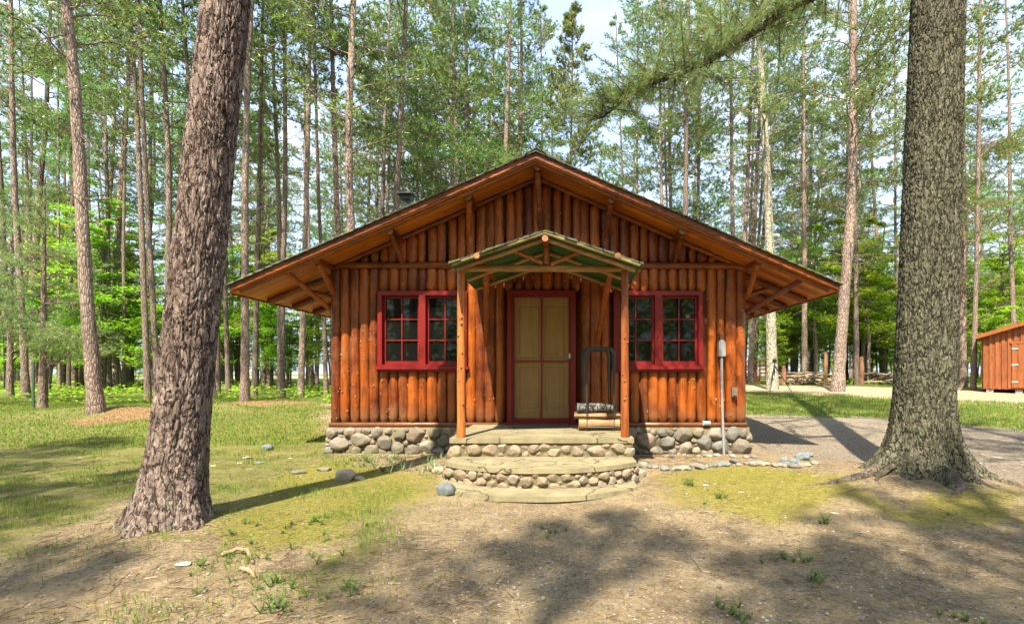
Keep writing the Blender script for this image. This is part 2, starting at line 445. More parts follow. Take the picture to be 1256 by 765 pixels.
def m_screen():
    n = NT('insect_screen'); t = n.n('ShaderNodeBsdfTransparent'); d = n.n('ShaderNodeBsdfDiffuse')
    d.inputs[0].default_value = (.32, .235, .14, 1)
    mx = n.n('ShaderNodeMixShader'); mx.inputs[0].default_value = .30
    n.l(t.outputs[0], mx.inputs[1]); n.l(d.outputs[0], mx.inputs[2]); n.l(mx.outputs[0], n.out.inputs[0]); return n.m
M['screen'] = m_screen()
M['door'] = m_wood('varnished_door', (.56, .235, .028), (.80, .41, .065), rough=.35, grain=.4)
M['mat'] = m_paint('rubber_mat', (.10, .09, .075), .9)

def m_ground():
    n = NT('yard_ground'); v = n.coords()
    c1, gr, mo, gv = n.attr('mask_a'); c2, sd, li, wl = n.attr('mask_b')
    n1 = n.noise(v, 2.2, 6, .7); n2 = n.noise(v, 11, 6, .75); n3 = n.noise(v, 60, 4, .7); n4 = n.noise(v, .6, 4, .6)
    peb = n.n('ShaderNodeTexVoronoi'); peb.inputs['Scale'].default_value = 42; n.l(v, peb.inputs['Vector'])
    peb2 = n.n('ShaderNodeTexVoronoi'); peb2.inputs['Scale'].default_value = 95; n.l(v, peb2.inputs['Vector'])
    def thr(mask, soft, lo=.42, hi=.58):
        f = n.math('ADD', mask, n.math('MULTIPLY', n.math('SUBTRACT', n2, .5), soft))
        return n.ramp(f, [(lo, (0, 0, 0)), (hi, (1, 1, 1))])
    dirt = n.ramp(n.math('ADD', n.math('MULTIPLY', n1, .5), n.math('MULTIPLY', n2, .5)), [(.33, (.17, .13, .075)), (.5, (.325, .25, .148)), (.68, (.49, .385, .235))])
    pc = n.n('ShaderNodeSeparateColor'); n.l(peb.outputs['Color'], pc.inputs[0])
    pcol = n.ramp(pc.outputs[0], [(0, (.12, .11, .10)), (.5, (.30, .27, .23)), (.85, (.38, .30, .24)), (1, (.6, .58, .54))])
    pf = n.math('MULTIPLY', n.math('LESS_THAN', peb.outputs['Distance'], .40), n.math('GREATER_THAN', pc.outputs[1], .62))
    dirt = n.mix(n.math('MULTIPLY', pf, .8), dirt, pcol)
    p2 = n.n('ShaderNodeSeparateColor'); n.l(peb2.outputs['Color'], p2.inputs[0])
    gravel = n.ramp(p2.outputs[0], [(0, (.10, .09, .08)), (.5, (.24, .21, .175)), (1, (.42, .37, .30))])
    col = n.mix(thr(gv, 1.2, .4, .62), dirt, n.mix(.75, dirt, gravel))
    moss = n.ramp(n.math('ADD', n.math('MULTIPLY', n2, .5), n.math('MULTIPLY', n3, .5)), [(.3, (.11, .115, .02)), (.48, (.26, .24, .035)), (.68, (.38, .33, .09))])
    col = n.mix(n.math('MULTIPLY', n.ramp(n.math('ADD', n.math('ADD', mo, n.math('MULTIPLY', n.math('SUBTRACT', n2, .5), 1.3)), n.math('MULTIPLY', n.math('SUBTRACT', n3, .5), 1.1)), [(.38, (0, 0, 0)), (.72, (1, 1, 1))]), .85), col, moss)
    grass = n.ramp(n.math('ADD', n.math('MULTIPLY', n1, .5), n.math('MULTIPLY', n3, .5)), [(.33, (.085, .10, .03)), (.5, (.19, .20, .055)), (.68, (.32, .27, .11))])
    col = n.mix(n.math('MULTIPLY', thr(gr, 1.5), .9), col, grass)
    col = n.mix(thr(sd, .3), col, n.mix(n1, (.33, .26, .17), (.48, .385, .265)))
    lit = n.ramp(n2, [(.3, (.15, .08, .04)), (.55, (.33, .20, .11)), (.7, (.45, .30, .18))])
    col = n.mix(thr(li, 1.0), col, lit)
    under = n.ramp(n2, [(.3, (.06, .09, .02)), (.5, (.13, .18, .035)), (.7, (.24, .22, .08))])
    col = n.mix(thr(wl, .5), col, under)
    n5 = n.noise(v, 34, 5, .85)
    col = n.mix(.9, col, n.ramp(n5, [(.34, (.45, .43, .42)), (.5, (1, 1, 1)), (.68, (1.35, 1.33, 1.3))]), 'MULTIPLY')
    h = n.math('ADD', n.math('MULTIPLY', n2, 1.0), n.math('MULTIPLY', n5, .9))
    h = n.math('ADD', h, n.math('MULTIPLY', pf, .25))
    return n.pbr(col, .95, n.bump(h, 1.0, .05), .1)
M['ground'] = m_ground()
M['snag'] = m_wood('snag_wood', (.16, .075, .04), (.34, .18, .09), rough=.9, coat=0)
M['firebark'] = m_barky('firewood_bark', (.10, .095, .09), (.26, .25, .23), (.04, .035, .03), (.3, .3, .25))
M['firewood'] = m_wood('split_firewood', (.20, .11, .05), (.42, .27, .14), along='x', rough=.8, coat=0)
M['stick'] = m_wood('grey_stick', (.12, .08, .06), (.32, .25, .20), along='x', rough=.9, coat=0)

# ------------------------------------------------------------------ ground
def in_poly(x, y, poly):
    """signed distance (positive inside)"""
    ins = np.zeros(x.shape, bool); dm = np.full(x.shape, 1e9)
    n = len(poly)
    for i in range(n):
        x1, y1 = poly[i]; x2, y2 = poly[(i + 1) % n]
        c = ((y1 > y) != (y2 > y)) & (x < (x2 - x1) * (y - y1) / (y2 - y1 + 1e-12) + x1)
        ins ^= c
        dx, dy = x2 - x1, y2 - y1
        t = np.clip(((x - x1) * dx + (y - y1) * dy) / (dx * dx + dy * dy + 1e-12), 0, 1)
        dm = np.minimum(dm, np.hypot(x - x1 - t * dx, y - y1 - t * dy))
    return np.where(ins, dm, -dm)
PG = lambda pts: [G(a, b) for a, b in pts]
POLY = dict(
    grass=[PG([(-500, 500), (100, 482), (404, 478), (404, 556), (560, 590), (520, 640), (330, 690), (200, 668), (60, 690), (-200, 700)]),
           PG([(470, 590), (545, 612), (500, 650), (440, 700), (400, 764), (330, 764), (330, 700), (400, 640)])],
    moss=[PG([(250, 640), (330, 585), (410, 560), (550, 585), (545, 610), (470, 625), (400, 670), (300, 690)]),
          PG([(120, 520), (404, 515), (404, 540), (300, 560), (200, 560)]),
          PG([(785, 585), (930, 568), (1040, 585), (1090, 620), (1240, 600), (1256, 640), (1130, 650), (1040, 612), (960, 650), (830, 622)])],
    dirt=[PG([(-60, 764), (0, 700), (120, 700), (60, 655), (160, 615), (150, 670), (250, 690), (330, 690), (345, 764)])],
    gravel=[PG([(916, 508), (1100, 505), (1500, 530), (1500, 620), (1256, 600), (1200, 575), (1050, 568), (916, 550)]),
            PG([(560, 640), (800, 635), (1050, 650), (1256, 670), (1256, 800), (400, 800), (470, 700)])],
    strip=[PG([(880, 480), (1256, 495), (1700, 520), (1700, 560), (1256, 526), (1060, 512), (916, 508), (880, 505)])],
    sand=[PG([(800, 470.5), (1000, 473), (1256, 480), (1700, 492), (1700, 515), (1256, 500), (1060, 488), (916, 480), (800, 480)]),
          [(-60, 62), (-20, 62), (-18, 120), (-70, 120)]],
    litter=[PG([(80, 514), (130, 506), (215, 495), (300, 490), (300, 498), (200, 512), (110, 524)]),
            PG([(270, 492), (404, 485), (404, 490), (270, 499)])],
)
def masks(x, y):
    wx = x + .5 * (fbm(x * 1.3, y * 1.3, 0, 11) - .5) * np.clip(y / 6, .5, 3)
    wy = y + .5 * (fbm(x * 1.3, y * 1.3, 5, 12) - .5) * np.clip(y / 6, .5, 3)
    def s(key, soft):
        v = np.zeros(x.shape)
        for p in POLY[key]:
            v = np.maximum(v, 1 / (1 + np.exp(-np.clip(in_poly(wx, wy, p) / soft, -30, 30))))
        return v
    dirt = s('dirt', .12)
    g = np.maximum(s('grass', .2) * .78 * (1 - dirt), s('strip', .12))
    patch = fbm(x * .9, y * .9, 3, 40)
    g = g * np.where(y < 8.5, np.clip(.62 + patch * .9, 0, 1), 1)
    mo = s('moss', .15) * (1 - dirt * .7) * (.62 + .6 * fbm(x * 1.1, y * 1.1, 8, 41))
    g = np.where(y < 8, g * (1 - .45 * np.clip(mo, 0, 1)), g)
    gv = s('gravel', .3) * np.where(y > 5.8, .9, .46)
    sd = s('sand', .15)
    li = s('litter', .12) * .8
    wood = 1 / (1 + np.exp(-(y - 16.5 - 1.5 * (x > 0) * 4 + .5 * vnoise(x, y, 0, 9)) / .4))
    wood = wood * (1 - sd) * .95
    hid = (np.abs(x + .4) < 3.2) & (y > 8.1) & (y < 16)
    return [np.where(hid, 0, a) for a in (g, mo, gv, sd, li, wood)]

def ground():
    def axis(a, b, step, far, k):
        mid = np.arange(a, b + 1e-6, step)
        e, o = step, []
        p = 0
        while p < far: e *= k; p += e; o.append(p)
        o = np.array(o)
        return mid, o
    mx, ex = axis(-9, 9.5, .075, 420, 1.13); X = np.concatenate([-9 - ex[::-1], mx, mx[-1] + ex])
    my, ey = axis(1.8, 9, .06, 500, 1.055)
    _, eb = axis(0, 1, .06, 60, 1.35)
    Y = np.concatenate([1.8 - eb[::-1], my, my[-1] + ey])
    gx, gy = np.meshgrid(X, Y); z = H(gx, gy)
    z = z + np.where(gy < 10, .012 * (fbm(gx * 5, gy * 5, 0, 21, 3) - .5), 0)
    g, mo, gv, sd, li, wood = masks(gx, gy)
    nx, ny = len(X), len(Y)
    i = np.arange(ny - 1)[:, None] * nx; j = np.arange(nx - 1)[None]
    q = np.stack([i + j, i + j + 1, i + nx + j + 1, i + nx + j], -1).reshape(-1, 4)
    mb = MB(); mb.add(np.stack([gx, gy, z], -1).reshape(-1, 3), q)
    o = mb.build('ground', M['ground'], smooth=True)
    for nm, ch in (('mask_a', (g, mo, gv)), ('mask_b', (sd, li, wood))):
        a = o.data.attributes.new(nm, 'FLOAT_COLOR', 'POINT')
        C = np.ones((nx * ny, 4), np.float32)
        for k in range(3): C[:, k] = ch[k].ravel()
        a.data.foreach_set('color', C.ravel())
    tag(o, kind='structure', label='yard of sandy dirt, moss, gravel and thin grass around the cabin')
ground()

# ------------------------------------------------------------------ grass, undergrowth, gravel
def blades(n, sampler, hgt, wid, dens, seed, name, label, lean=.5, tall=None):
    r = np.random.default_rng(seed)
    x, y = sampler(r, n)
    k = r.random(n) < dens(x, y)
    x, y = x[k], y[k]; n = len(x); z = H(x, y)
    a = r.random(n) * 6.283; h = hgt * (.5 + r.random(n)) ; w = wid * (.6 + .8 * r.random(n))
    if tall is not None: h = h * tall(x, y)
    b = r.random(n) * 6.283; ln = lean * h * (.3 + r.random(n))
    dx, dy = np.cos(a) * w / 2, np.sin(a) * w / 2
    lx, ly = np.cos(b) * ln, np.sin(b) * ln
    V = np.stack([np.stack([x - dx, y - dy, z - .005], -1), np.stack([x + dx, y + dy, z - .005], -1),
                  np.stack([x + dx * .7 + lx * .35, y + dy * .7 + ly * .35, z + h * .6], -1), np.stack([x - dx * .7 + lx * .35, y - dy * .7 + ly * .35, z + h * .6], -1),
                  np.stack([x + lx, y + ly, z + h], -1)], 1)
    i = np.arange(n)[:, None] * 5
    q = i + np.array([0, 1, 2, 3]); t = i + np.array([3, 2, 4])
    c = np.zeros((n, 5, 3)); c[:, :, 0] = (r.random(n))[:, None]; c[:, :, 1] = (r.random(n) < .12)[:, None] * .8
    mb = MB(); mb.add(V.reshape(-1, 3), q, t, c.reshape(-1, 3))
    return tag(mb.build(name, M['grass']), label, 'grass', kind='stuff')
def uni(x0, x1, y0, y1):
    def f(r, n): return x0 + (x1 - x0) * r.random(n), y0 + (y1 - y0) * r.random(n)
    return f
def fan(y0, y1, pw=1.0):
    def f(r, n):
        y = y0 + (y1 - y0) * r.random(n) ** pw
        return (-1.2 + 2.2 * r.random(n)) * y, y
    return f
def off_cabin(x, y):
    return ~(((x > -3.65) & (x < 2.9) & (y > 7.9) & (y < 16)) | ((x > -1.5) & (x < 1.0) & (y > 5.0) & (y < 8)))
def d_near(x, y):
    g, mo, gv, sd, li, wd = masks(x, y)
    clump = np.clip((fbm(x * 2.2, y * 2.2, 0, 77) - .42) * 5, 0.06, 1)
    edge = np.exp(-((x - (-2.1 + (y - 3.2) * .45)) / .35)**2) * (y < 5.2)
    return (g * clump * .9 + mo * .05 + edge * clump * .4 + .004) * off_cabin(x, y)
blades(190000, fan(2.4, 9, .8), .026, .005, d_near, 1, 'grass', 'thin short grass growing through the moss in front of the cabin',
       tall=lambda x, y: .6 + 1.0 * (fbm(x * 2.2, y * 2.2, 0, 77) > .55))
def d_lawn(x, y):
    g, mo, gv, sd, li, wd = masks(x, y)
    return g * off_cabin(x, y) * (.25 + 1.1 * fbm(x * .8, y * .8, 0, 55)) * (1 - li)
blades(170000, uni(-22, -3.5, 8.5, 18), .035, .014, d_lawn, 2, 'lawn_grass', 'mown lawn grass left of the cabin running to the trees')
blades(170000, uni(2.8, 24, 9, 19), .045, .016, d_lawn, 3, 'verge_grass', 'strip of green grass between the gravel and the sandy road')

M['weed'] = m_leaf('weed_leaves', (.08, .16, .03), (.22, .32, .06), .4, 0)
def weeds():
    """leafy weeds at the foot of the wall left of the steps"""
    r = np.random.default_rng(5); mb = MB(); n = 0
    spots = []
    for k in range(75):
        x = r.uniform(-3.0, -1.45); y = r.uniform(6.3, 7.75)
        if x < -2.4 + .0 and y < 6.8: continue
        spots.append((x, y, r.uniform(.05, .16)))
    for k in range(26): spots.append((r.uniform(-2.7, -1.5), r.uniform(3.0, 4.4), r.uniform(.04, .09)))
    for px, py, s in ((340, 745, .14), (420, 725, .12), (330, 720, .1), (460, 567, .12), (985, 690, .08), (1010, 712, .08), (950, 690, .07), (905, 745, .06), (1012, 640, .1), (845, 595, .12), (880, 612, .1), (1185, 762, .06), (910, 764, .06), (390, 640, .08), (675, 655, .05), (500, 530, .1)):
        x, y = G(px, py); spots.append((x, y, s))
        for _ in range(4): spots.append((x + r.normal() * .07, y + r.normal() * .07, s * .7))
    for x, y, s in spots:
        if not off_cabin(np.array(x), np.array(y)): continue
        z = float(H(x, y))
        for _ in range(int(5 + s * 45)):
            a = r.random() * 6.283; rr = s * r.random() * .7; h = s * r.uniform(.2, 1.2)
            c = np.array([x + math.cos(a) * rr, y + math.sin(a) * rr, z + h])
            L = r.uniform(.008, .02); b = r.random() * 6.283
            d = np.array([math.cos(b), math.sin(b), r.uniform(-.5, .5)]) * L
            e = np.array([-math.sin(b), math.cos(b), r.uniform(-.3, .3)]) * L * .45
            mb.add([c - d, c + e, c + d, c - e], [(0, 1, 2, 3)], None, (r.random() * .7, 0, 0))
        for _ in range(9):
            a = r.random() * 6.283
            mb.add([(x, y, z), (x + .006, y, z), (x + math.cos(a) * s * .6, y + math.sin(a) * s * .6, z + s)], None, [(0, 1, 2)], (.1, 0, 0))
    tag(mb.build('weeds', M['weed']), 'small leafy weeds sprouting below the cabin wall and in the dirt', 'weeds', kind='stuff')
weeds()

def pebbles():
    r = np.random.default_rng(9); n = 42000
    y = 2.5 + 4.5 * r.random(n) ** 1.1; x = (-1.1 + 2.1 * r.random(n)) * y
    g, mo, gv, sd, li, wd = masks(x, y)
    x2 = r.uniform(3, 12, 9000); y2 = r.uniform(6.5, 11, 9000); gv2 = masks(x2, y2)[2]
    k = (r.random(n) < (.10 + .9 * gv * (fbm(x * 1.5, y * 1.5, 0, 31) > .42)) * (1 - .8 * g)) & off_cabin(x, y)
    k2 = r.random(9000) < gv2
    x = np.concatenate([x[k], x2[k2]]); y = np.concatenate([y[k], y2[k2]]); n = len(x)
    z = H(x, y)
    s = .0035 + .0085 * r.random(n) ** 3 + .012 * (r.random(n) < .004); V, F = ICO[0]
    jit = 1 + .35 * (r.random((n, 12, 1)) - .5)
    sq = np.stack([.8 + .6 * r.random(n), .8 + .6 * r.random(n), .55 + .3 * r.random(n)], -1)[:, None]
    P = V[None] * jit * s[:, None, None] * sq + np.stack([x, y, z + s * .2], -1)[:, None]
    i = np.arange(n)[:, None, None] * 12
    pal = np.array([(.24, .20, .16), (.17, .15, .13), (.32, .27, .21), (.26, .18, .13), (.12, .11, .11), (.34, .31, .26)])
    c = pal[r.integers(0, 6, n)][:, None] * np.ones((1, 12, 1))
    mb = MB(); mb.add(P.reshape(-1, 3), None, (F[None] + i).reshape(-1, 3), c.reshape(-1, 3))
    tag(mb.build('gravel', M['stone'], smooth=True), 'loose gravel scattered over the bare dirt', 'gravel', kind='stuff')
pebbles()

def litter():
    r = np.random.default_rng(44); n = 8000
    y = 2.4 + 6.5 * r.random(n) ** 1.1; x = (-1.15 + 2.15 * r.random(n)) * y
    k = (r.random(n) < .15 + .85 * (fbm(x * .8, y * .8, 0, 71) > .55) + (np.hypot(x - TREE_A[0], y - TREE_A[1]) < .8) + (np.hypot(x - TREE_B[0], y - TREE_B[1]) < 1.2)) & off_cabin(x, y); x, y = x[k], y[k]; n = len(x)
    a = r.random(n) * 6.283; L = r.uniform(.03, .09, n) + .12 * (r.random(n) < .02); w = r.uniform(.0012, .0028, n) + .003 * (r.random(n) < .03); z = H(x, y) + .006
    d = np.stack([np.cos(a), np.sin(a)], -1) * L[:, None] / 2; e = np.stack([-np.sin(a), np.cos(a)], -1) * w[:, None]
    zz = lambda p: np.concatenate([p, (H(p[:, 0], p[:, 1]) + .008)[:, None]], 1)
    c = np.stack([x, y], -1); V = np.stack([zz(c - d), zz(c - d + e), zz(c + d + e), zz(c + d)], 1)
    V[:, 1:3, 2] += .004
    col = np.zeros((n, 4, 3)); col[:, :, 0] = r.random(n)[:, None]; col[:, :, 1] = (r.random(n) < .3)[:, None] * .5
    mb = MB(); mb.add(V.reshape(-1, 3), np.arange(n * 4).reshape(-1, 4), None, col.reshape(-1, 3))
    tag(mb.build('needle_litter', M['brownlitter']), 'fallen brown pine needles and twigs strewn over the dirt and moss', 'litter', kind='stuff')
M['brownlitter'] = m_leaf('fallen_needles', (.10, .065, .035), (.27, .19, .11), .1)
litter()

def undergrowth():
    r = np.random.default_rng(12); n = 42000
    x = r.uniform(-34, 42, n); y = 15.5 + 24 * r.random(n) ** 1.4
    ok = (np.abs(x + .4) > 5) | (y > 19)
    ok &= ~((x > 3) & (y < 30)) | ((x > 3) & (y > 23) & (fbm(x * .5, y * .5, 0, 8) > .52))
    ok &= masks(x, y)[3] < .3
    ok &= (fbm(x * .4, y * .4, 2, 66) > .40)
    ok &= ~((x < -4) & (y < 17.5) & (fbm(x * .7, y * .7, 4, 67) < .55))
    x, y = x[ok], y[ok]; n = len(x)
    h = .55 * fbm(x * .9, y * .9, 0, 88) ** 1.3 * r.random(n)
    z = H(x, y) + h + .03
    L = r.uniform(.05, .11, n); a = r.random(n) * 6.283; tz = r.uniform(-.5, .5, n); tw = r.uniform(-.4, .4, n)
    d = np.stack([np.cos(a), np.sin(a), tz], -1) * L[:, None]; e = np.stack([-np.sin(a), np.cos(a), tw], -1) * (L * .5)[:, None]
    c = np.stack([x, y, z], -1)
    V = np.stack([c - d, c + e, c + d, c - e], 1)
    col = np.zeros((n, 4, 3)); col[:, :, 0] = r.random(n)[:, None]; col[:, :, 1] = (r.random(n) < .08)[:, None] * .7
    mb = MB(); mb.add(V.reshape(-1, 3), np.arange(n * 4).reshape(-1, 4), None, col.reshape(-1, 3))
    tag(mb.build('undergrowth', M['leaf']), 'low leafy undergrowth covering the forest floor between trunks', 'undergrowth', kind='stuff')
undergrowth()

# ------------------------------------------------------------------ cabin
WX0, WX1, WY = -3.54, 2.79, 8.0
RX, SL, ZR = -.375, .435, 4.21                 # ridge x, pitch, soffit height at the ridge
zsof = lambda x: ZR - SL * abs(x - RX)
YB = 15.6                                        # back wall
YF, YR = 7.30, 16.2                             # roof front / rear edge
cabin = empty('log_cabin', (RX, WY, 0), 'varnished half-log cabin with red windows, cobble foundation and small gabled porch', 'cabin')
CO = np.array([RX, WY, 0])
def part(mb, name, mats, parent=cabin, label=None, smooth=False):
    if parent is cabin: o = mb.build(name, mats, cabin, smooth, loc=CO)
    else: o = mb.build(name, mats, parent, smooth, loc=CO)
    if label: o['label'] = label
    return o
rr = np.random.default_rng(21)
WINL, WINR = (-2.80, -1.45), (.775, 2.125)
WZ0, WZ1 = 1.33, 2.47
DX0, DX1, DZ1 = -.8375, .20, 2.48

def vlog(mb, x, z0, z1, y=WY, r=.075, seed=0, axis='x', n=16, taper_bottom=True, knots=True, lim=None):
    k = max(5, int((z1 - z0) / .045))
    z = np.linspace(z0, z1, k)
    w = vnoise(z * 1.1 + seed * 5.7, seed, 0, seed) - .5
    xx = x + .016 * w
    rad = r * (1 + .10 * (vnoise(z * 9, seed * 2.1, 0, seed + 8) - .5)) * (1 + .14 * (vnoise(z * 2.3, seed * 1.3, 0, seed + 5) - .5)) * rr.uniform(.92, 1.08)
    if taper_bottom: rad = rad * np.interp(z, [z0, z0 + .025, z0 + .07], [.62, .9, 1])
    if taper_bottom: rad = rad * np.interp(z, [z1 - .05, z1 - .015, z1], [1, .93, .7])
    P = np.stack([xx, np.full(k, y), z], -1) if axis == 'x' else np.stack([np.full(k, y), xx, z], -1)
    rnd = rr.random()
    mb.tube(P, rad, n, (rnd, 0, 0), wob=.05, seed=seed % 97)
    if knots:
        V, F = ICO[1]
        for _ in range(rr.poisson((z1 - z0) * 6.5)):
            zz = rr.uniform(z0 + .04, z1 - .04); th = rr.uniform(-1.45, 1.45); s = rr.uniform(.005, .010) + .008 * rr.random() ** 3
            ri = np.interp(zz, z, rad); xc = np.interp(zz, z, xx)
            c = np.array([xc + math.sin(th) * ri * .97, y - math.cos(th) * ri * .97, zz])
            if axis != 'x': c = np.array([y - math.cos(th) * ri, xc, zz])
            mb.add(V * s * np.array([1, 1, 1.5]) + c, None, F, (rnd, rr.choice([0, 0, 0, .15, .3, .5, .8]), 0))

def front_wall():
    mb = MB()
    # backing sheet pieces around the openings
    yb0, yb1 = WY - .02, WY + .12
    def bk(x0, x1, z0, z1): mb.box(x0, x1, yb0, yb1, z0, z1, m=1)
    (a, b), (c, d) = WINL, WINR
    bk(WX0, a, .42, 2.85); bk(a, b, .42, WZ0); bk(a, b, WZ1, 2.85); bk(b, DX0, .42, 2.85)
    bk(DX0, DX1, DZ1, 2.85); bk(DX1, c, .42, 2.85); bk(c, d, .42, WZ0); bk(c, d, WZ1, 2.85); bk(d, WX1, .42, 2.85)
    mb.prism([(WX0, 2.85), (WX1, 2.85), (WX1, zsof(WX1) - .003), (RX, ZR - .003), (WX0, zsof(WX0) - .003)], yb0, yb1, m=1)
    # base rail
    mb.box(WX0 - .02, DX0, WY - .055, WY + .13, .405, .475, (.25, 0, 0)); mb.box(DX1, WX1 + .02, WY - .055, WY + .13, .405, .475, (.25, 0, 0))
    n = 42; sp = (WX1 - WX0 - .15) / n
    xs = [WX0 + .075 + sp * i for i in range(n + 1)]
    for i, x in enumerate(xs):
        x += rr.uniform(-.008, .008); r = sp * .5 * rr.uniform(.88, 1.14)
        segs = [(.472, 2.845)]
        for (u, v), z0, z1 in ((WINL, WZ0 - .03, WZ1), (WINR, WZ0 - .03, WZ1), ((DX0, DX1), -1, DZ1)):
            if u - .03 < x < v + .03:
                segs = ([(.472, z0)] if z0 > 0 else []) + [(z1, 2.845)]
        for k, (z0, z1) in enumerate(segs):
            vlog(mb, x, z0, z1, r=r, seed=i * 3 + k)
        zt = zsof(x) - .05
        if zt > 2.98: vlog(mb, x + rr.uniform(-.02, .02), 2.895, zt, r=r, seed=200 + i)
    part(mb, 'wall', [M['log'], M['backing']], label='front wall of upright varnished half logs', smooth=True)
front_wall()
def other_walls():
    for name, x in (('west', WX0), ('east', WX1)):
        mb = MB(); sgn = 1 if name == 'west' else -1
        mb.box(min(x, x + sgn * .1), max(x, x + sgn * .1), WY + .125, YB, .42, zsof(x) + .02, m=1)
        y = WY + .20
        while y < YB:
            vlog(mb, y, .45, zsof(x) - .03, y=x, r=.078, seed=int(y * 50), axis='y', n=10, knots=False); y += .152
        mb.box(x - .05, x + .05, WY + .135, YB, .40, .47, (.25, 0, 0))
        part(mb, 'side_wall', [M['log'], M['backing']], smooth=True)
    mb = MB()
    mb.prism([(WX0, .42), (WX1, .42), (WX1, zsof(WX1) - .003), (RX, ZR - .003), (WX0, zsof(WX0) - .003)], YB - .1, YB - .01, m=1)
    x = WX0 + .075
    while x < WX1:
        vlog(mb, x, .45, zsof(x) - .04, y=YB, r=.078, seed=int(x * 50) + 900, n=10, knots=False); x += .152
    part(mb, 'back_wall', [M['log'], M['backing']], smooth=True)
other_walls()

def hlog(name, p0, p1, r, mat, parent=cabin, n=14, label=None, knots=0, endcol=(.5, .5, 0), bow=0.0, seed=None, r1=None):
    mb = MB(); p0, p1 = np.array(p0, float), np.array(p1, float)
    k = max(5, int(np.linalg.norm(p1 - p0) / .08)); t = np.linspace(0, 1, k)[:, None]
    P = p0 + (p1 - p0) * t; sd = seed if seed is not None else int(abs(p0[0] * 131 + p0[1] * 17 + p0[2] * 71)) % 90
    P = P + np.array([0, 0, 1]) * bow * np.sin(t * math.pi)
    P[:, 2] += .012 * (vnoise(t[:, 0] * 4, sd, 0, sd) - .5) * min(1, k / 8)
    rad = np.linspace(r, r1 or r, k) * (1 + .10 * (vnoise(t[:, 0] * k * .3, sd, 3, sd) - .5))
    rnd = rr.random()
    mb.tube(P, rad, n, (rnd, 0, 0), wob=.07, seed=sd, capcol=(rnd * .5 + .5, endcol[1], 0))
    V, F = ICO[1]
    T = (p1 - p0) / np.linalg.norm(p1 - p0)
    for _ in range(knots):
        u = rr.uniform(.05, .95); c = p0 + (p1 - p0) * u; a = np.array([rr.normal() * .6, -1.0, rr.normal() * .6]); a -= T * (a @ T); a /= np.linalg.norm(a)
        mb.add(V * rr.uniform(.008, .015) + c + a * r * .97, None, F, (rnd, .7, 0))
    return part(mb, name, mat, parent, label, smooth=True)

hlog('belt_log', (WX0 + .02, WY - .06, 2.862), (WX1 - .02, WY - .06, 2.862), .052, M['logx'], knots=14)
for s, xe in ((-1, WX0), (1, WX1)):
    hlog('rake_log', (RX, WY - .07, ZR - .035), (xe, WY - .07, zsof(xe) - .035), .036, M['logx'], label='wavy edge log under the gable soffit')

# foundation
PAL = [(.30, .27, .24), (.22, .21, .205), (.36, .29, .24), (.19, .22, .245), (.40, .35, .28), (.27, .25, .22), (.33, .255, .215), (.165, .16, .155), (.31, .30, .28)]
def cobbles(mb, pts, z0, z1, rmin, rmax, seed, tries=3500, out=.5, warm=0.0, m=0, smaller_top=False):
    """stones set into a wall that follows the plan polyline pts (outside lies to its right)"""
    r = np.random.default_rng(seed); P = np.array(pts, float)
    seg = np.linalg.norm(np.diff(P, axis=0), axis=1); S = np.concatenate([[0], np.cumsum(seg)]); L = S[-1]
    placed = []
    for k in range(tries):
        R_ = rmax + (rmin - rmax) * (k / tries) ** .6
        R_ *= r.uniform(.85, 1.1); asp = r.uniform(1.0, 1.45)
        a, b = R_ * asp, R_
        if 2 * b > (z1 - z0): b = (z1 - z0) / 2 * .95
        s = r.uniform(a * .7, L - a * .7); z = r.uniform(z0 + b * .85, z1 - b * 1.02) if z1 - z0 > 1.9 * b else (z0 + z1) / 2
        if any(((s - q[0]) / (a + q[2]))**2 + ((z - q[1]) / (b + q[3]))**2 < 1.0 for q in placed): continue
        placed.append((s, z, a, b))
    for s, z, a, b in placed:
        i = min(np.searchsorted(S, s, 'right') - 1, len(seg) - 1); t = (s - S[i]) / seg[i]
        p = P[i] + (P[i + 1] - P[i]) * t; d = (P[i + 1] - P[i]) / seg[i]; nrm = np.array([d[1], -d[0]])
        ax = np.array([[d[0], d[1], 0], [nrm[0], nrm[1], 0], [0, 0, 1]])
        c = np.array(PAL[r.integers(0, len(PAL))]) * r.uniform(.8, 1.15); warm_ = warm + .28; c = (c * (1 - warm_) + warm_ * np.array((.34, .25, .15))) * .70
        rock(mb, (p[0] - nrm[0] * a * .05, p[1] - nrm[1] * a * .05, z), (a * 1.13, min(a, b) * out * 1.7, b * 1.13), c, int(r.integers(0, 9999)), 3 if a > .045 else 2, .36, 0, m, ax)
def foundation():
    mb = MB()
    mb.box(WX0 - .055, WX1 + .055, WY - .062, YB + .03, -.3, .403, m=1)
    yf = WY - .06
    cobbles(mb, [(WX0 - .06, yf), (-1.32, yf)], -.03, .40, .022, .095, 3, 6000)
    cobbles(mb, [(.83, yf), (WX1 + .06, yf)], -.03, .40, .022, .105, 4, 6000)
    cobbles(mb, [(WX1 + .045, yf + .05), (WX1 + .045, YB)], -.0, .40, .05, .13, 6, 1500)
    cobbles(mb, [(WX0 - .045, YB), (WX0 - .045, yf + .05)], -.0, .40, .05, .13, 7, 1500)
    part(mb, 'foundation', [M['stone'], M['mortar']], label='foundation of rounded fieldstones in mortar', smooth=True)
foundation()

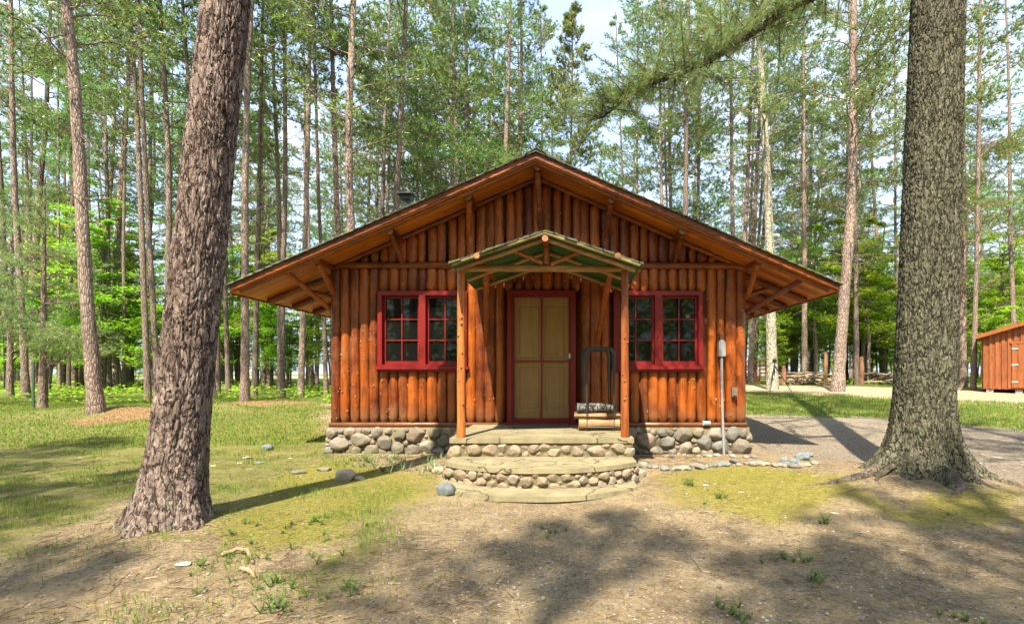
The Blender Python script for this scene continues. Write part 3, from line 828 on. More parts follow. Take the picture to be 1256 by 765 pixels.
# roof
def roof():
    mb = MB(); zs = .03
    for sgn, xe in ((-1, -4.65), (1, 3.86)):
        ze = zsof(xe)
        mb.prism([(RX, ZR), (xe, ze), (xe, ze + zs), (RX, ZR + zs)][::sgn], YF + .03, YR, m=0)
    o = part(mb, 'roof', [M['soffit']], label='low gable roof with boarded underside and wide eaves')
    for sgn, xe in ((-1, -4.65), (1, 3.86)):
        ze = zsof(xe); t = .045
        mb = MB()
        nr = 34
        for k in range(nr):   # overlapping shingle courses
            u0, u1 = k / nr, (k + 1) / nr
            xa, xb = RX + (xe + sgn * .03 - RX) * u0, RX + (xe + sgn * .03 - RX) * (u1 + .006)
            za, zb = ZR + zs + .085 - SL * abs(xa - RX), ZR + zs + .10 - SL * abs(xb - RX)
            mb.prism([(xa, za), (xb, zb), (xb, zb - .016), (xa, za - .012)][::sgn], YF - .035, YR + .03)
        part(mb, 'shingles', M['shingle'], o, 'grey green mossy shingles')
        mb = MB(); mb.prism([(RX, ZR + zs + .001), (xe, ze + zs + .001), (xe, ze + zs + .072), (RX, ZR + zs + .072)][::sgn], YF + .031, YR - .001)
        part(mb, 'roof_deck', M['soffit'], o)
        mb = MB(); mb.prism([(RX, ZR + .02), (xe, ze + .02), (xe, ze + .105), (RX, ZR + .105)][::sgn], YF, YF + .027, (.25, 0, 0))
        part(mb, 'fascia', M['logx'], o, 'reddish brown board along the gable edge')
        mb = MB(); mb.prism([(RX, ZR + .107), (xe - sgn * -.02, ze + .107), (xe - sgn * -.02, ze + .122), (RX, ZR + .122)][::sgn], YF - .03, YF + .029)
        part(mb, 'drip_edge', M['grey'], o, 'thin grey metal strip along the gable edge')
        mb = MB(); mb.box(min(xe, xe + sgn * .02), max(xe, xe + sgn * .02), YF + .03, YR, ze - .02, ze + .09, (.2, 0, 0))
        part(mb, 'eave_board', M['logy'], o)
        y = 8.12
        hlog('rafter', (RX, 7.37, ZR - .022), (xe - sgn * .1, 7.37, zsof(xe - sgn * .1) - .022), .03, M['logx'], o)
        while y < YR - .2:
            x0 = (WX0 if sgn < 0 else WX1) + sgn * .02
            hlog('rafter', (x0 - sgn * .1, y, zsof(x0) - .045), (xe - sgn * .08, y, zsof(xe) - .01), .048, M['logx'], o)
            y += .74
    mb = MB(); mb.prism([(RX - .14, ZR + .065), (RX, ZR + .142), (RX, ZR + .155), (RX - .14, ZR + .079)], YF - .04, YR + .04)
    mb.prism([(RX + .14, ZR + .079), (RX, ZR + .155), (RX, ZR + .142), (RX + .14, ZR + .065)], YF - .04, YR + .04)
    part(mb, 'ridge_cap', M['shingle'], o)
    return o
roof_o = roof()

# purlins with their braces
for k, (xe, pxb, pyb) in enumerate(((RX + .015, 664, 285), (-1.34, 576, 290), (-2.46, 496, 323), (.70, 741, 290), (1.71, 826, 322), (-3.50, 412, 360), (2.80, 916, 360))):
    z = zsof(xe) - .055
    if abs(xe - RX) > 3: z = 2.83
    hlog('purlin', (xe, 7.42, z), (xe, 8.1, z), .048, M['logy'], endcol=(0, .75, 0), label='round purlin end under the soffit')
    xb = (pxb - VX) / 80; zb = CAMZ - (pyb - VY) / 80
    hlog('brace', (xe, 7.48, z - .04), (xb, WY - .06, zb), .042, M['log'], knots=2)
hlog('brace', (-3.99, 7.48, 2.70), (-3.57, 8.06, 2.20), .04, M['logy'], label='long diagonal brace under the eave corner')
hlog('brace', (3.50, 7.48, 2.60), (2.82, 8.06, 2.15), .04, M['logy'], label='long diagonal brace under the eave corner')
hlog('brace', (-4.15, 8.3, 2.56), (-3.56, 8.3, 2.40), .036, M['logx'])
hlog('brace', (3.35, 8.3, 2.60), (2.81, 8.3, 2.42), .036, M['logx'])

# windows
def window(x0, x1, label):
    z0, z1 = WZ0, WZ1; w = .065; yo = WY - .11
    mb = MB(); xm = (x0 + x1) / 2
    mb.box(x0, x0 + w, yo, WY + .10, z0, z1); mb.box(x1 - w, x1, yo, WY + .10, z0, z1)
    mb.box(x0 + w, x1 - w, yo + .002, WY + .10, z1 - w, z1); mb.box(xm - .05, xm + .05, yo, WY + .10, z0, z1 - w)
    mb.box(x0 + w, xm - .05, yo + .01, WY + .1, z0, z0 + .03); mb.box(xm + .05, x1 - w, yo + .01, WY + .1, z0, z0 + .03)
    o = part(mb, 'window', M['red'], label=label)
    mb = MB(); mb.box(x0 - .03, x1 + .03, yo - .04, WY + .09, z0 - .045, z0 - .002)
    mb.box(x0 + .01, x1 - .01, yo - .004, WY + .09, z0 - .085, z0 - .046)
    part(mb, 'sill', M['red'], o)
    for a, b in ((x0 + w, xm - .05), (xm + .05, x1 - w)):
        mb = MB(); c, d = z0 + .03, z1 - w; s = .038; ya, yb = WY - .03, WY + .0
        mb.box(a + .001, a + s, ya, yb, c + .001, d - .001); mb.box(b - s, b - .001, ya, yb, c + .001, d - .001)
        mb.box(a + s, b - s, ya + .002, yb, d - s, d - .001); mb.box(a + s, b - s, ya + .002, yb, c + .001, c + s * 1.3)
        mb.box((a + b) / 2 - .009, (a + b) / 2 + .009, ya + .004, yb - .004, c + s * 1.3, d - s)
        for k in (1, 2):
            zz = c + s * 1.3 + (d - s - c - s * 1.3) * k / 3
            mb.box(a + s, (a + b) / 2 - .0095, ya + .006, yb - .004, zz - .009, zz + .009)
            mb.box((a + b) / 2 + .0095, b - s, ya + .006, yb - .004, zz - .009, zz + .009)
        part(mb, 'sash', M['red'], o)
        mb = MB(); mb.box(a + s * .5, b - s * .5, yb - .003, yb + .004, c + s, d - s * .5)
        part(mb, 'glass', M['glass'], o)
window(*WINL, 'red double window left of the door, six panes per sash')
window(*WINR, 'red double window right of the door, six panes per sash')

# door
def door():
    mb = MB(); z0 = .447; yo = WY - .11; w = .07
    mb.box(DX0, DX0 + w, yo, WY + .11, z0, DZ1); mb.box(DX1 - w, DX1, yo, WY + .11, z0, DZ1)
    mb.box(DX0 + w, DX1 - w, yo + .002, WY + .11, DZ1 - w, DZ1)
    mb.box(DX0 + w, DX1 - w, yo - .03, WY + .10, z0, z0 + .05); mb.box(DX0 - .02, DX1 + .02, yo - .045, yo + .03, z0 - .002, z0 + .022)
    o = part(mb, 'door', M['red'], label='red framed entrance with a screen door')
    a, b, c, d = DX0 + w + .003, DX1 - w - .003, z0 + .053, DZ1 - w - .003; ya, yb = WY - .075, WY - .045; s = .036
    mb = MB(); mb.box(a, a + s, ya, yb, c, d); mb.box(b - s, b, ya, yb, c, d)
    mb.box(a + s, b - s, ya + .001, yb, d - s * .9, d); mb.box(a + s, b - s, ya + .001, yb, c, c + .045)
    xm = (a + b) / 2; zm = CAMZ - (443 - VY) / 80
    mb.box(xm - .014, xm + .014, ya + .003, yb - .001, c + .045, d - s * .9)
    mb.box(a + s, xm - .0145, ya + .004, yb - .001, zm - .012, zm + .012); mb.box(xm + .0145, b - s, ya + .004, yb - .001, zm - .012, zm + .012)
    part(mb, 'screen_frame', M['red'], o)
    mb = MB(); mb.box(a + s - .005, b - s + .005, yb - .002, yb, c + .04, d - s * .8); part(mb, 'screen', M['screen'], o)
    mb = MB(); y0 = WY + .03
    mb.box(a - .01, b + .01, y0 + .030, y0 + .06, c - .05, d + .03, (.0, 0, 0), 1)  # back board coloured dark to stand in for shade in the panel grooves
    for u0, u1 in ((a + .06, a + .17), (b - .17, b - .06)):   # long raised stiles and a low cross brace
        pass
    st = .10
    for (x0, x1, z_0, z_1) in ((a, a + st, c, d), (b - st, b, c, d), (a + st, b - st, d - .16, d), (a + st, b - st, c, c + .18), (a + st, b - st, 1.32, 1.46), (xm - .045, xm + .045, c + .18, 1.32), (xm - .045, xm + .045, 1.46, d - .16)):
        mb.box(x0 + .001, x1 - .001, y0, y0 + .029, z_0 + .001, z_1 - .001, (rr.random(), 0, 0))
    for (x0, x1) in ((a + st, xm - .045), (xm + .045, b - st)):
        for (z_0, z_1) in ((c + .18, 1.32), (1.46, d - .16)):
            mb.box(x0 + .009, x1 - .009, y0 + .006, y0 + .029, z_0 + .009, z_1 - .009, (rr.random(), 0, 0))
    part(mb, 'wooden_door', [M['door'], M['backing']], o, 'panelled wooden door behind the screen')
    mb = MB(); hx, hz = (703 - VX) / 80, CAMZ - (436 - VY) / 80; hx = b - .02
    mb.box(hx - .012, hx + .014, ya - .012, ya - .001, hz - .045, hz + .03); mb.tube([(hx, ya - .012, hz), (hx, ya - .05, hz), (hx - .0, ya - .06, hz - .03)], .008, 8)
    part(mb, 'handle', M['white'], o)
door()

# porch ------------------------------------------------------------
PZ = .445
def porch_floor():
    mb = MB(); x0, x1, yf = -1.36, .86, 6.27
    # slab with slightly uneven nose
    xs = np.linspace(x0, x1, 40); ws = .015 * (vnoise(xs * 4, 1, 0, 4) - .5)
    for i in range(39):
        a, b = xs[i], xs[i + 1]
        v = [(a, yf + ws[i], PZ - .06), (b, yf + ws[i + 1], PZ - .06), (b, WY - .02, PZ - .06), (a, WY - .02, PZ - .06),
             (a, yf + .008 + ws[i], PZ), (b, yf + .008 + ws[i + 1], PZ), (b, WY - .02, PZ), (a, WY - .02, PZ)]
        q = [(4, 5, 6, 7), (0, 1, 5, 4), (0, 3, 2, 1)] + ([(0, 4, 7, 3)] if i == 0 else []) + ([(1, 2, 6, 5)] if i == 38 else [])
        mb.add(v, q, None, m=2)
    mb.box(x0 + .03, x1 - .03, yf + .018, WY - .06, -.2, PZ - .063, m=1)
    cobbles(mb, [(x0 + .02, WY - .1), (x0 + .04, yf + .06)], .2, PZ - .055, .03, .075, 31, 900, warm=.35)
    cobbles(mb, [(x0 + .0, yf + .035), (x1 - .0, yf + .035)], .2, PZ - .055, .018, .072, 35, 5000, warm=.4)
    cobbles(mb, [(x1 - .04, yf + .06), (x1 - .02, WY - .1)], .0, PZ - .055, .03, .085, 33, 900, warm=.35)
    return part(mb, 'porch_floor', [M['stone'], M['mortar'], M['slab']], label='pale concrete porch floor on a course of cobbles', smooth=False)
pf = porch_floor()
def arc_pts(x0, x1, ys, ym, n=24):
    t = np.linspace(-1, 1, n); return [(x0 + (x1 - x0) * (a + 1) / 2, ys + (ym - ys) * (1 - abs(a)**2.4)) for a in t]
def curved_step(name, x0, x1, ys, ym, yb, ztop, zbot, thick, stones, label, seed):
    mb = MB(); A = arc_pts(x0, x1, ys, ym); n = len(A)
    wob = .02 * (vnoise(np.arange(n) * .7, seed, 0, seed) - .5)
    A = [(x, y + w) for (x, y), w in zip(A, wob)]
    for (za, zb, ins, m) in ((ztop - thick, ztop, 0, 2), (zbot, ztop - thick - .003, .018, 1)):
        v = []
        for x, y in A: v += [(x * (1 - ins * .5) + ins * .0, y + ins, za), (x * (1 - ins * .5), y + ins + (.01 if m == 2 else 0), zb), (x * (1 - ins * .5), yb, zb), (x * (1 - ins * .5), yb, za)]
        q = []
        for i in range(n - 1):
            a, b = i * 4, i * 4 + 4
            q += [(a, b, b + 1, a + 1), (a + 1, b + 1, b + 2, a + 2)]
        q += [(0, 1, 2, 3), (n * 4 - 4, n * 4 - 1, n * 4 - 2, n * 4 - 3)]
        mb.add(v, q, None, m=m)
    if stones:
        pts = [(x0, yb - .0)] + [(x, y + .03) for x, y in A] + [(x1, yb)]
        cobbles(mb, pts, zbot + .10, ztop - thick * .9, .018, .052, seed, 6000, warm=.35, out=.6)
    return part(mb, name, [M['stone'], M['mortar'], M['slab']], label=label)
curved_step('step', -1.33, .84, 5.92, 5.46, 6.30, .222, -.12, .05, True, 'middle step with a bowed front of cobbles', 41)
curved_step('step', -1.36, .80, 5.55, 5.08, 5.95, .018, -.12, .05, False, 'low bowed bottom step of cracked concrete', 42)

hlog('porch_post', (-1.236, 6.36, PZ - .002), (-1.236, 6.36, 2.46), .052, M['post'], knots=10, r1=.046)
hlog('porch_post', (.758, 6.36, PZ - .002), (.758, 6.36, 2.46), .052, M['post'], knots=12, r1=.046)
hlog('porch_beam', (-1.33, 6.36, 2.50), (.95, 6.36, 2.50), .043, M['peel'], label='peeled horizontal log resting on both porch posts')
PRX, PZR, PSL = -.20, 2.83, .34
def porch_roof():
    mb = MB()
    for sg, xe in ((-1, -1.28), (1, .90)):
        ze = PZR - PSL * abs(xe - PRX)
        mb.prism([(PRX, PZR), (xe, ze), (xe, ze + .02), (PRX, PZR + .02)][::sg], 6.05, WY - .08)
    o = part(mb, 'porch_roof', M['greenboard'], label='small gabled porch roof with green boards underneath')
    for sg, xe in ((-1, -1.28), (1, .90)):
        mb = MB(); nr = 10
        for k in range(nr):
            u0, u1 = k / nr, (k + 1) / nr
            xa, xb = PRX + (xe - PRX) * u0, PRX + (xe - PRX) * (u1 + .03)
            za, zb = PZR + .024 - PSL * abs(xa - PRX) + .018, PZR + .024 - PSL * abs(xb - PRX) + .03
            w = rr.uniform(-.012, .012)
            mb.prism([(xa, za), (xb, zb), (xb, zb - .025), (xa, za - .017)][::sg], 6.0 + w, WY - .08)
        part(mb, 'shingles', M['shingle'], o)
        ze = PZR - PSL * abs(xe - PRX)
        hlog('edge_log', (PRX, 6.03, PZR + .012), (xe, 6.03, ze + .012), .022, M['mosslog'], o, label='mossy pole along the porch gable')
        for y in (6.09, 6.75, 7.45):
            hlog('rafter', (PRX, y, PZR - .045), (xe - sg * .05, y, ze - .035), .025, M['peel'], o)
    return o
M['mosslog'] = m_wood('mossy_pole', (.14, .11, .035), (.38, .31, .12), along='x', rough=.9, coat=0)
pr = porch_roof()
hlog('ridge_log', (PRX, 5.98, PZR - .06), (PRX, 7.95, PZR - .06), .036, M['peely' ] if 'peely' in M else M['logy'], endcol=(0, .62, 0))
hlog('plate_log', (-.985, 5.99, 2.575), (-.985, 7.95, 2.575), .036, M['logy'], endcol=(0, .62, 0), label='side plate log with a pale cut end')
hlog('plate_log', (.635, 5.99, 2.575), (.635, 7.95, 2.575), .036, M['logy'], endcol=(0, .62, 0), label='side plate log with a pale cut end')
hlog('king_post', (PRX, 6.34, 2.54), (PRX, 6.34, PZR - .05), .04, M['post'])
hlog('strut', (PRX - .04, 6.30, 2.55), (PRX - .38, 6.30, 2.70), .027, M['post'])
hlog('strut', (PRX + .06, 6.30, 2.54), (PRX + .40, 6.30, 2.69), .027, M['post'])
hlog('bracket', (-.985, 6.75, 2.52), (-1.15, 7.93, 1.68), .042, M['log'], bow=.05, knots=4)
hlog('bracket', (.62, 6.75, 2.52), (.53, 7.93, 1.68), .04, M['log'], bow=.05, knots=4)

# chimney
def chimney():
    mb = MB(); x, y = -3.05, 10.2; mb.tube([(x, y, 3.0), (x, y, 4.62)], .07, 16, caps=True)
    o = part(mb, 'chimney', M['black'], label='black stove pipe with a flat square cap', smooth=False)
    mb = MB(); mb.box(x - .16, x + .16, y - .16, y + .16, 4.69, 4.72)
    for a in (-.1, .1):
        for b in (-.1, .1): mb.box(x + a - .008, x + a + .008, y + b - .008, y + b + .008, 4.6, 4.69)
    mb.prism([(x - .10, 4.60), (x + .10, 4.60), (x + .13, 4.685), (x - .13, 4.685)][::-1], y - .1, y + .1)
    part(mb, 'chimney_cap', M['black'], o)
chimney()
# conduit
def conduit():
    mb = MB(); mb.tube([(2.40, 7.87, 1.55), (2.395, 7.86, 1.2), (2.41, 7.85, .5), (2.425, 7.84, .03), (2.425, 7.84, -.1)], .02, 12)
    o = part(mb, 'conduit', M['grey'], label='grey conduit pipe running down the wall into the ground', smooth=True)
    mb = MB(); mb.box(2.35, 2.45, 7.83, 7.925, 1.48, 1.70); mb.prism([(2.36, 1.70), (2.44, 1.70), (2.42, 1.73), (2.38, 1.73)][::-1], 7.835, 7.92)
    part(mb, 'meter_box', M['grey'], o)
    mb = MB()
    for k in range(5):
        a = rr.uniform(-1, 1); mb.tube([(2.39 + .01 * k - .02, 7.88, 1.72), (2.39 + a * .05, 7.9, 1.80), (2.40 + a * .02, 7.97, 1.84)], .004, 5)
    part(mb, 'wires', M['black'], o)
    mb = MB(); mb.box(2.555, 2.635, 7.86, 7.93, .87, 1.01); mb.box(2.57, 2.62, 7.845, 7.86, .89, .99); part(mb, 'switch_box', M['darkbox'], label='small weathered switch box near the wall corner')
    mb = MB(); mb.box(2.13, 2.24, 7.90, 7.94, .44, .50); mb.box(2.135, 2.235, 7.885, 7.90, .465, .475); part(mb, 'vent', M['white'], label='small white vent at the base of the wall')
conduit()

# ------------------------------------------------------------------ things on the porch
def doormat():
    mb = MB(); mb.box(-.72, .08, 7.45, 7.84, PZ + .002, PZ + .017)
    for k in range(11): mb.box(-.70 + k * .07, -.66 + k * .07, 7.47, 7.82, PZ + .0175, PZ + .021)
    o = mb.build('doormat', M['mat']); tag(o, 'thin dark rubber doormat lying in front of the screen door', 'doormat')
doormat()
def rack():
    o = empty('firewood_rack', (.48, 7.15, PZ), 'black tubular firewood rack standing on the porch right of the door', 'rack')
    def bar(name, pts, r=.026):
        mb = MB(); mb.tube(pts, r, 10); mb.build(name, M['black'], o, True, loc=(.48, 7.15, PZ))
    for y, dx in ((7.03, 0), (7.42, -.035)):
        x0, x1 = .325 + dx, .69 + dx
        pts = [(x0, y, PZ + .02)]; pts += [(x0, y, PZ + 1.02)]
        pts += [(x0 + .07 * (1 - math.cos(a)), y, PZ + 1.02 + .09 * math.sin(a)) for a in np.linspace(.3, 1.57, 5)]
        pts += [(x1 - .07 * (1 - math.cos(a)), y, PZ + 1.02 + .09 * math.sin(a)) for a in np.linspace(1.57, .3, 5)]
        pts += [(x1, y, PZ + 1.02), (x1, y, PZ + .02)]
        bar('hoop', pts)
    for x in (.325, .69): bar('base_bar', [(x, 7.03, PZ + .02), (x - .035, 7.42, PZ + .02)], .013)
    bar('base_bar', [(.325, 7.03, PZ + .05), (.69, 7.03, PZ + .05)], .010)
rack()
def firewood():
    G_ = 'firewood logs in the black rack'
    spec = [  # x0,x1,y,z,r, kind, label
        (.22, .78, 7.125, .085, .068, 'p', 'thick peeled firewood log at the bottom front of the rack'),
        (.24, .80, 7.28, .085, .068, 'p', 'pale firewood log at the bottom back of the rack'),
        (.16, .60, 7.13, .197, .040, 's', 'split firewood wedge lying on the bottom log, its left end sticking out'),
        (.38, .84, 7.22, .200, .042, 's', 'split firewood wedge sticking out of the rack towards the post'),
        (.15, .62, 7.30, .205, .042, 'b', 'grey firewood stick with a cut face at the left end'),
        (.20, .72, 7.16, .305, .066, 'b', 'dark grey barked firewood log topmost in the rack'),
        (.18, .66, 7.30, .295, .045, 'b', 'grey barked firewood log behind the topmost one')]
    for i, (x0, x1, y, z, r, kd, lab) in enumerate(spec):
        mb = MB(); k = 10; t = np.linspace(0, 1, k)
        P = np.stack([x0 + (x1 - x0) * t, y + .01 * np.sin(t * 3 + i), PZ + z + .0 * t], -1)
        n = 5 if kd == 's' else 14
        col = (rr.random(), .8, .4) if kd == 'b' else (rr.random(), 0, 0)
        mb.tube(P, r * (1 + .06 * np.sin(t * 7 + i)), n, col, wob=.12, seed=i, m=0, caps=False)
        for e in (0, -1):
            th = np.linspace(0, 6.283, 14, endpoint=False)
            q = P[e] + np.stack([np.zeros(14), r * .98 * np.cos(th), r * .98 * np.sin(th)], -1)
            mb.add(np.vstack([q, P[e]]), None, [(j, (j + 1) % 14, 14) for j in range(14)], (.7, .3, 0), m=1)
        o = mb.build('firewood_log', [M['firebark'] if kd == 'b' else M['firewood'], M['firewood']], smooth=(kd != 's'))
        tag(o, lab, 'firewood', G_)
firewood()

# ------------------------------------------------------------------ rocks and sticks
def rocks():
    def one(px, py, size, col, label, group=None, sink=.25, ang=0, rough=.25, name='rock'):
        x, y = G(px, py); z = float(H(x, y)); mb = MB()
        rock(mb, (0, 0, size[2] * (1 - sink * 2)), size, col, int(px * 3 + py), 3, rough, ang)
        o = mb.build(name, M['stone'], smooth=False); o.location = (x, y, z)
        o.data.polygons.foreach_set('use_smooth', [True] * len(o.data.polygons))
        tag(o, label, 'rock', group)
    one(423, 588, (.12, .09, .09), (.42, .33, .29), 'pinkish angular rock on the moss left of the steps', ang=.4, rough=.3)
    one(440, 588, (.06, .05, .03), (.3, .28, .22), 'small brown stone beside the pinkish rock')
    one(328, 552, (.085, .07, .06), (.13,.155,.18), 'bluish rock on bare ground left of the cabin corner')
    one(366, 580, (.09, .065, .028), (.13,.13,.115), 'flat grey rock half sunk in the grass')
    one(398, 577, (.09, .07, .03), (.15, .14, .12), 'flat brownish stone next to the flat grey rock')
    one(303, 562, (.065, .045, .02), (.19,.195,.18), 'pale flat stone furthest from the cabin on the grass')
    one(318, 568, (.08, .05, .02), (.12, .15, .14), 'dark flat stone in front of the pale flat one')
    one(548, 606, (.105, .09, .065), (.10, .12, .14), 'blue grey boulder at the left end of the bottom step', sink=.15, rough=.15)
    one(538, 580, (.08, .07, .06), (.42, .36, .26), 'tan cobble leaning beside the middle step', rough=.12)
    one(557, 588, (.07, .06, .05), (.30, .25, .20), 'brown cobble fallen at the left foot of the middle step', rough=.12)
    one(786, 584, (.07, .07, .06), (.25, .23, .20), 'brown cobble at the right foot of the middle step', rough=.12)
    one(789, 573, (.06, .06, .05), (.22, .22, .21), 'dark cobble above the brown one at the steps', rough=.12)
    one(225, 693, (.05, .03, .012), (.42,.39,.33), 'pale chip of stone on the dirt by the left trunk', sink=.1)
    r = np.random.default_rng(3)
    g = 'edging stones right of the steps'
    for k in range(30):
        t = k / 29; px = 797 + t * 200 + r.normal() * 1.5; py = 575 - 6 * t + 2.5 * math.sin(t * 9) + r.normal() * .8
        s = r.uniform(.035, .075)
        one(px, py, (s * 1.25, s, s * .6), np.array(PAL[r.integers(0, 9)]) * .8, 'small stone in the curved edging row right of the steps', g, ang=r.uniform(0, 3), rough=.2)
    for px, py, s in ((985, 564, .10), (975, 569, .07), (992, 560, .07), (962, 566, .06)):
        one(px, py, (s, s * .8, s * .7), (.15,.185,.21), 'blue grey stone in the small cluster ending the edging row', 'blue grey stones at the row end', rough=.2)
    for k in range(9):
        px = 812 + k * 14 + r.normal() * 3; s = r.uniform(.03, .05)
        one(px, 560 + r.normal(), (s * 1.3, s, s * .6), np.array(PAL[r.integers(0, 9)]), 'small stone lying along the foot of the fieldstone foundation', 'stones along the foundation foot', ang=r.uniform(0, 3))
rocks()
def stick(pts, r, label, cat='stick'):
    P = [(*G(a, b), h) for a, b, h in pts]; P = [(x, y, float(H(x, y)) + h) for x, y, h in P]
    mb = MB(); c = P[0]; k = len(P); t = np.linspace(0, 1, 12); A = np.array(P)
    Q = np.stack([np.interp(t, np.linspace(0, 1, k), A[:, i]) for i in range(3)], -1); Q[:, 2] += .006 * np.sin(t * 20)
    mb.tube(Q, r * (1 - .4 * t), 8, wob=.2, seed=4); o = mb.build('stick', M['stick'], smooth=True, loc=c); o.location = c; tag(o, label, cat)
stick([(272, 682, .01), (290, 679, .035), (303, 681, .045), (310, 692, .01)], .016, 'arched brown root-like stick on the dirt right of the left trunk')
stick([(297, 699, .012), (306, 703, .02), (313, 709, .012)], .018, 'short grey stick below the arched one')
stick([(218, 650, .008), (250, 643, .012), (272, 648, .008)], .006, 'thin twig at the foot of the left trunk')

# ------------------------------------------------------------------ big foreground trunks
def big_trunk(mb, base, Ht, r_of_z, lean, nu, cell_h, depth, seed, roots, nth=240, nz=620, z0=-.25, lich=None, zpow=1.0):
    th = np.linspace(0, 2 * math.pi, nth, endpoint=False); t = np.linspace(0, 1, nz) ** zpow
    z = z0 + (Ht - z0) * t
    TH, Z = np.meshgrid(th, z)
    r = r_of_z(Z)
    rt = np.zeros_like(TH)
    for a, amp, w, zz in roots:
        d = np.angle(np.exp(1j * (TH - a)))
        rt += amp * np.exp(-(d / w)**2) * np.exp(-np.clip(Z, 0, 99) / zz)
    r = r + rt
    r = r * (1 + .05 * (vnoise(np.cos(TH) * 1.3, np.sin(TH) * 1.3, Z * .8, seed) - .5))
    cx, sy = np.cos(TH), np.sin(TH)
    u = TH / (2 * math.pi) * nu + 3.4 * (fbm(cx * 2.5, sy * 2.5, Z * 1.7, seed + 1, 3) - .5) + 1.0 * (fbm(cx * 13, sy * 13, Z * 16, seed + 3, 3) - .5)
    v = Z / cell_h + 1.8 * (fbm(cx * 5, sy * 5, Z * 4, seed + 2, 2) - .5) + 1.1 * (fbm(cx * 15, sy * 15, Z * 18, seed + 5, 3) - .5)
    f1, f2, cid = worley(u, v, nu, seed); e = np.clip((f2 - f1) * 4.5, 0, 1)
    f1b, f2b, cidb = worley(u * 2.0, v * 2.6, nu * 2, seed + 9); eb = np.clip((f2b - f1b) * 5, 0, 1)
    fine = fbm(cx * 22, sy * 22, Z * 30, seed + 4, 3)
    # flat plates separated by narrow cracks, flaky layers on top of them
    plate = e * (.50 + .28 * cid) + e * (.22 * np.floor(cidb * 3) / 3 * eb)
    plate = plate * (.82 + .36 * fine)
    fur = np.abs(fbm(cx * 3.6 + 3, sy * 3.6, Z * .9, seed + 6, 3) - .5) * 2
    plate = plate * np.clip(.30 + fur * 6, .3, 1)
    r = r + depth * (plate - .5)
    lx = lean[0] * (Z - z0) ; ly = lean[1] * (Z - z0)
    V = np.stack([base[0] + lx + r * np.cos(TH), base[1] + ly + r * np.sin(TH), base[2] + Z], -1).reshape(-1, 3)
    i = np.arange(nz - 1)[:, None] * nth; j = np.arange(nth)[None]
    q = np.stack([i + j, i + (j + 1) % nth, i + nth + (j + 1) % nth, i + nth + j], -1).reshape(-1, 4)
    li = lich(TH, Z) if lich else np.zeros_like(TH)
    col = np.stack([cid * .6 + cidb * .4, np.clip(plate * 1.15, 0, 1), li], -1).reshape(-1, 3)
    mb.add(V, q, None, col)

def tuft_mesh(mb, C, D, nn, L, w, r, dry=0.0, spread=.75, m=0, tonev=None):
    """needle tufts: C centres (n,3), D directions (n,3); nn needles each"""
    n = len(C)
    if n == 0: return
    d = D[:, None] * (1 - spread * .45) + r.normal(size=(n, nn, 3)) * spread * .75
    d /= np.linalg.norm(d, axis=2, keepdims=True) + 1e-9
    l = L * (.6 + .6 * r.random((n, nn, 1)))
    s = np.cross(d, r.normal(size=(n, nn, 3))); s /= np.linalg.norm(s, axis=2, keepdims=True) + 1e-9
    b = C[:, None] - d * l * .1
    V = np.stack([b - s * w / 2, b + s * w / 2, b + d * l], 2).reshape(-1, 3)
    t = np.arange(n * nn * 3).reshape(-1, 3)
    tone = (r.random((n, 1, 1)) if tonev is None else np.asarray(tonev)[:, None, None]) * .75 + r.random((n, nn, 1)) * .25
    c = np.zeros((n, nn, 3, 3)); c[..., 0] = tone
    c[..., 1] = (r.random((n, 1, 1)) < dry) * .8
    mb.add(V, None, t, c.reshape(-1, 3), m)

def quad_rot(v, ax, ang):
    c, s = math.cos(ang), math.sin(ang); ax = ax / np.linalg.norm(ax)
    return v * c + np.cross(ax, v) * s + ax * (ax @ v) * (1 - c)

